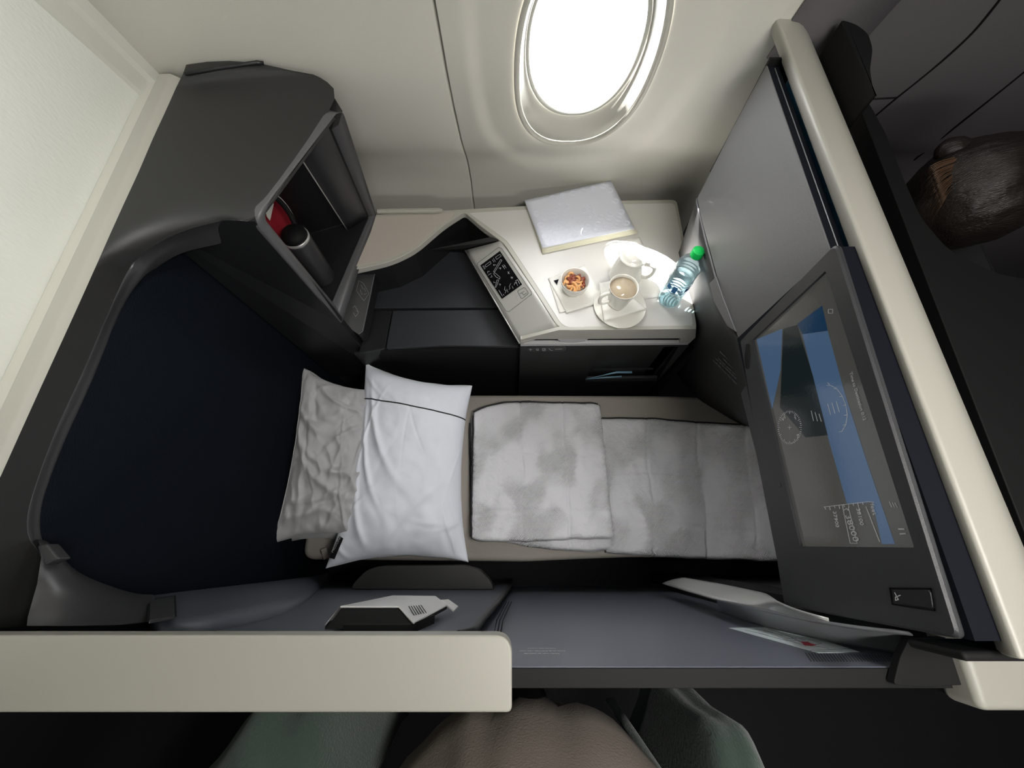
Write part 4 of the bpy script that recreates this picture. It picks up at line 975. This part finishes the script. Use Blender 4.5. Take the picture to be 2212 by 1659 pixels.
strips('list_icon', [[z8(760+14*k, 1265+3*k), z8(772+14*k, 1292+1*k)] for k in range(3)], spl2, scm, screen, .0008, .0010)
strips('pause_icon', [[z8(808, 1405), z8(835, 1405)], [z8(815, 1430), z8(842, 1428)]], spl2, scm, screen, .0016, .0010)
strips('corner_icon', [[z8(448, 280), z8(470, 280), z8(470, 300), z8(448, 300), z8(448, 280)]], spl2, scm, screen, .0008, .0010)
for it in [('38000', z8(535, 1335), z8(578, 1470), z8(560, 1325)), ('38100', z8(592, 1300), z8(612, 1385), z8(612, 1296)), ('37900', z8(472, 1315), z8(488, 1395), z8(492, 1310)), ('feet', z8(662, 1275), z8(678, 1333), z8(690, 1270)), ('Time to Destination 0:12', z8(557, 605), z8(628, 850), z8(575, 600))]:
    text('display_text', [it], spl2, scm, screen, .0012, .0002)
for it in [('S', z8(210, 838), z8(216, 852), z8(222, 834)), ('W', z8(272, 830), z8(280, 848), z8(284, 826)), ('N', z8(285, 925), z8(291, 940), z8(296, 920))]:
    text('compass_letter', [it], spl2, scm, screen, .0012, .0002)
lathe_c = tpl.hit(1684, 1047, .0)
vs = [lathe_c+Vector((-.0008, .0045*math.cos(q), .0045*math.sin(q))) for q in [2*math.pi*k/20 for k in range(20)]]
mk('camera_hole', vs+[v+Vector((.003, 0, 0)) for v in vs], [list(range(20)), list(range(39, 19, -1))]+[[i, (i+1) % 20, 20+(i+1) % 20, 20+i] for i in range(20)], black, tv)
cpl2 = Plane((TX-.0005, 0, 0), (TX-.0005, 1, 0), (TX-.0005, 0, 1))
coat = prism('coat_hook', roundp([cpl2.hit(u, v, .002) for u, v in [(1926, 1274), (2008, 1275), (2015, 1315), (1930, 1302)]], .004), (.003, 0, 0), dark, tv, bevel=.001)
strips('hook_gap', [[(1922, 1271), (2011, 1272), (2019, 1319), (1927, 1305), (1922, 1271)], ], tpl, black, tv, .0018, .0012)
strips('hook_mark', [[(1932, 1280), (1940, 1295), (1934, 1297), (1934, 1290), (1944, 1286)]], cpl2, markm, coat, .0008, .0026)
prism('lower_lip', [PX(u, v, TX+.004) for u, v in [(1600, 850), (1612, 830), (1650, 1010), (1690, 1240), (1694, 1308), (1684, 1240), (1634, 985)]], (.03, 0, -.0), tvm, tv, bevel=.001)
vs = []
kn = [PX(u, v, TX-.002) for u, v in [(1611, 742), (1617, 742), (1619, 770), (1616, 797), (1610, 797), (1607, 775)]]
prism('release_tab', roundp(kn, .004, 3), (.008, 0, 0), mblack, tv, bevel=.001)
# safety notice on the shroud
def notice():
    pf = npl
    items = []
    t_ = [('Fasten seat belt', (1556, 762), (1588, 792)), ('while seated', (1562, 776), (1582, 796)), ('Life vest under seat', (1552, 776), (1590, 812)), ('pull tab to release cover', (1546, 776), (1591, 820)), ('and lift out life vest', (1541, 780), (1592, 832))]
    for s, a, b in t_: items.append((s, a, b, (a[0]+8, a[1]-8)))
    best = None
    text('safety_notice', items, pf, dimmark, sh, .006, .0002)
notice()

# ------------------------------------------------------------------ next suite: seat and passenger
ns = thing('neighbour_seat', 'black seat shell of the next suite beyond the forward partition', 'seat', (.8, .6, 0))
hr = [PZ(u, v, 1.385) for u, v in [(1795, 41), (1850, 52), (1876, 72), (1886, 105), (1880, 150), (1862, 195), (1850, 212), (1815, 140)]]
for p in hr: p.x = max(p.x, .600+.0005*p.y)
prism('headrest', roundp(hr, .012, 4), (0, 0, -.13), mblack, ns, bevel=.01, seg=3)
sl_ = [PZ(u, v, 1.255) for u, v in [(1835, 172), (1880, 225), (1915, 290), (1950, 380), (1990, 470), (2050, 540), (2150, 590), (2260, 610), (2600, 1300), (2300, 1372), (2000, 600)]]
prism('shell', roundp(sl_, .02, 4), (0, 0, -.05), mblack, ns, bevel=.012, seg=3)
box('back_wall', (.61, -.08, 1.02), (.645, .88, 1.21), mblack, ns)
prism('footwell_box', [(1.07, .56, 0), (1.07, -.10, 0), (1.11, -.10, 0), (1.11, .56, 0)], (0, 0, .78), mblack, ns)
box('seat_cushion', (1.16, .0, .0), (1.7, .75, .45), mblack, ns, bevel=.04)

per = thing('person', 'passenger in dark clothes with dark brown hair tied back, seated in the next suite', 'person', (1.0, .66, .45))
hc = PZ(2108, 412, 1.20); hc = Vector((hc.x, hc.y, hc.z))
def ellipsoid(name, c, r, m, parent, rot=None, fn=None, nu=40, nv=24):
    vs = []; fs = []
    for i in range(nv+1):
        th = math.pi*i/nv
        for j in range(nu):
            ph = 2*math.pi*j/nu
            d = Vector((math.sin(th)*math.cos(ph), math.sin(th)*math.sin(ph), math.cos(th)))
            k = fn(d) if fn else 1
            v = Vector((d.x*r[0], d.y*r[1], d.z*r[2]))*k
            if rot: v = rot @ v
            vs.append(Vector(c)+v)
    for i in range(nv):
        for j in range(nu): fs.append([i*nu+j, i*nu+(j+1) % nu, (i+1)*nu+(j+1) % nu, (i+1)*nu+j])
    o = mk(name, vs, fs, m, parent, smooth=True)
    b = bmesh.new(); b.from_mesh(o.data); bmesh.ops.remove_doubles(b, verts=b.verts, dist=1e-5); bmesh.ops.recalc_face_normals(b, faces=b.faces); b.to_mesh(o.data); b.free()
    return o
def skin_body(name, pts, edges, m, parent, root=0):
    me = bpy.data.meshes.new(name); off = woff(parent)
    me.from_pydata([Vector(p[0])-off for p in pts], edges, []); o = bpy.data.objects.new(name, me); COL.objects.link(o); o.parent = parent
    sk = o.modifiers.new('skin', 'SKIN'); sk.use_smooth_shade = True
    for i, p in enumerate(pts):
        r = p[1]; me.skin_vertices[0].data[i].radius = (r if isinstance(r, tuple) else (r, r)); me.skin_vertices[0].data[i].use_root = (i == root)
    s = o.modifiers.new('sub', 'SUBSURF'); s.levels = 2; s.render_levels = 2
    me.materials.append(m); return o
hx, hy, hz = hc
pv = [((hx+.40, hy-.0, .57), (.16, .11)), ((hx+.32, hy, .72), (.15, .11)), ((hx+.18, hy, .90), (.16, .11)), ((hx+.10, hy, .99), (.10, .09)), ((hx+.06, hy, 1.06), .055), ((hx+.03, hy, 1.13), .075), ((hx+.015, hy, 1.20), .085),
      ((hx+.17, hy+.16, .96), .06), ((hx+.30, hy+.20, .74), .045), ((hx+.55, hy+.13, .68), .035), ((hx+.17, hy-.17, .96), .06), ((hx+.30, hy-.21, .74), .045), ((hx+.55, hy-.16, .68), .035),
      ((hx+.48, hy+.10, .55), .09), ((hx+.88, hy+.10, .54), .07), ((hx+.90, hy+.10, .08), .05), ((hx+.48, hy-.10, .55), .09), ((hx+.88, hy-.10, .54), .07), ((hx+.90, hy-.10, .08), .05)]
pe = [(0, 1), (1, 2), (2, 3), (3, 4), (4, 5), (5, 6), (2, 7), (7, 8), (8, 9), (2, 10), (10, 11), (11, 12), (0, 13), (13, 14), (14, 15), (0, 16), (16, 17), (17, 18)]
skin_body('body', pv, pe, trous, per)
def hairf(d): return 1+.05*noise.noise(d*3)+.015*noise.noise(Vector((d.x*3, d.y*22, d.z*9)))
ellipsoid('hair', (hx, hy, hz-.01), (.118, .100, .118), hairm, per, fn=hairf, nu=90, nv=50)
ellipsoid('hair_bun', PZ(2062, 326, 1.245), (.034, .026, .026), hairm, per, fn=hairf)
lh = []
for k in range(26):
    a_ = PZ(2062+random.uniform(-6, 10), 340+k*2.2, 1.262-.002*k); b_ = PZ(1978+random.uniform(-5, 14)+k*1.2, 398+k*3.3, 1.20)
    m_ = PZ(2012+k*1.1, 358+k*3.0, 1.262)
    pth = smoothpath([a_, m_, b_], 6); lh.append(pth)
vs = []; fs = []
for pth in lh:
    i0 = len(vs)
    for i, p in enumerate(pth):
        r_ = .0016*(1-.7*i/len(pth))
        for q in range(4): vs.append(p+Vector((0, math.cos(q*1.57), math.sin(q*1.57)))*r_)
    for i in range(len(pth)-1):
        for q in range(4): fs.append([i0+i*4+q, i0+i*4+(q+1) % 4, i0+(i+1)*4+(q+1) % 4, i0+(i+1)*4+q])
mk('loose_strands', vs, fs, hairl, per, smooth=True)

# ------------------------------------------------------------------ person standing in the aisle (beige top, open sage cardigan)
ph = thing('person', 'person standing in the aisle, beige top and open sage green cardigan, torso only', 'person', (.03, -.46, 0))
def tr(z, a, b, yc, xc=.03, n=40):
    return [Vector((xc+a*math.cos(2*math.pi*k/n), yc+b*math.sin(2*math.pi*k/n), z)) for k in range(n)]
loft('body', [tr(.0, .10, .07, -.52), tr(.10, .10, .07, -.52), tr(.45, .12, .09, -.50), tr(.80, .17, .13, -.48), tr(.93, .19, .15, -.465), tr(1.0, .20, .165, -.455), tr(1.12, .19, .15, -.47), tr(1.28, .19, .13, -.50), tr(1.42, .18, .10, -.52), tr(1.5, .07, .06, -.53), tr(1.56, .055, .055, -.53)], trous, ph, closed=True, cap=True)
def shirt(z, a, b, yc):
    r = tr(z, a, b, yc, n=96); out = []
    for p in r:
        f = noise.noise(Vector((p.x*9, p.z*5, 2)))*.018+(.2-abs(noise.noise(Vector((p.x*14+p.z*6, p.z*5, 5)))))*.03
        out.append(p+Vector((0, f, 0)))
    return out
loft('top', [shirt(.84, .23, .175, -.462), shirt(.90, .25, .190, -.455), shirt(.96, .262, .200, -.45), shirt(1.02, .255, .196, -.452), shirt(1.08, .235, .18, -.46), shirt(1.16, .205, .166, -.472), shirt(1.28, .20, .145, -.50), shirt(1.40, .19, .115, -.52)], beige, ph, closed=True)
def flap(sgn, name, xin, xout, yf):
    rows = []
    for z in [.62, .70, .78, .86, .94, 1.0, 1.04, 1.10, 1.2, 1.32, 1.42]:
        row = []; k_ = min(1, max(0, (1.32-z)/.30))
        for i in range(28):
            t = i/27; x = xin*(1-t)+xout*t
            y = yf-.17*(t-.45)**2*4-(1-k_)*.36+.020*noise.noise(Vector((x*14, z*5, sgn)))+.010*math.sin(t*19+z*3)
            row.append(Vector((.03+sgn*x*(.72+.28*k_), y, z)))
        rows.append(row)
    o = loft(name, rows, sage, ph, solid=.006)
flap(-1, 'cardigan', .28, .58, -.25); flap(1, 'cardigan', .25, .43, -.28)
tube('placket', [Vector((.03+.21, -.345, z)) for z in (.62, .8, 1.0, 1.1)], .012, sage, ph, flat=.4)
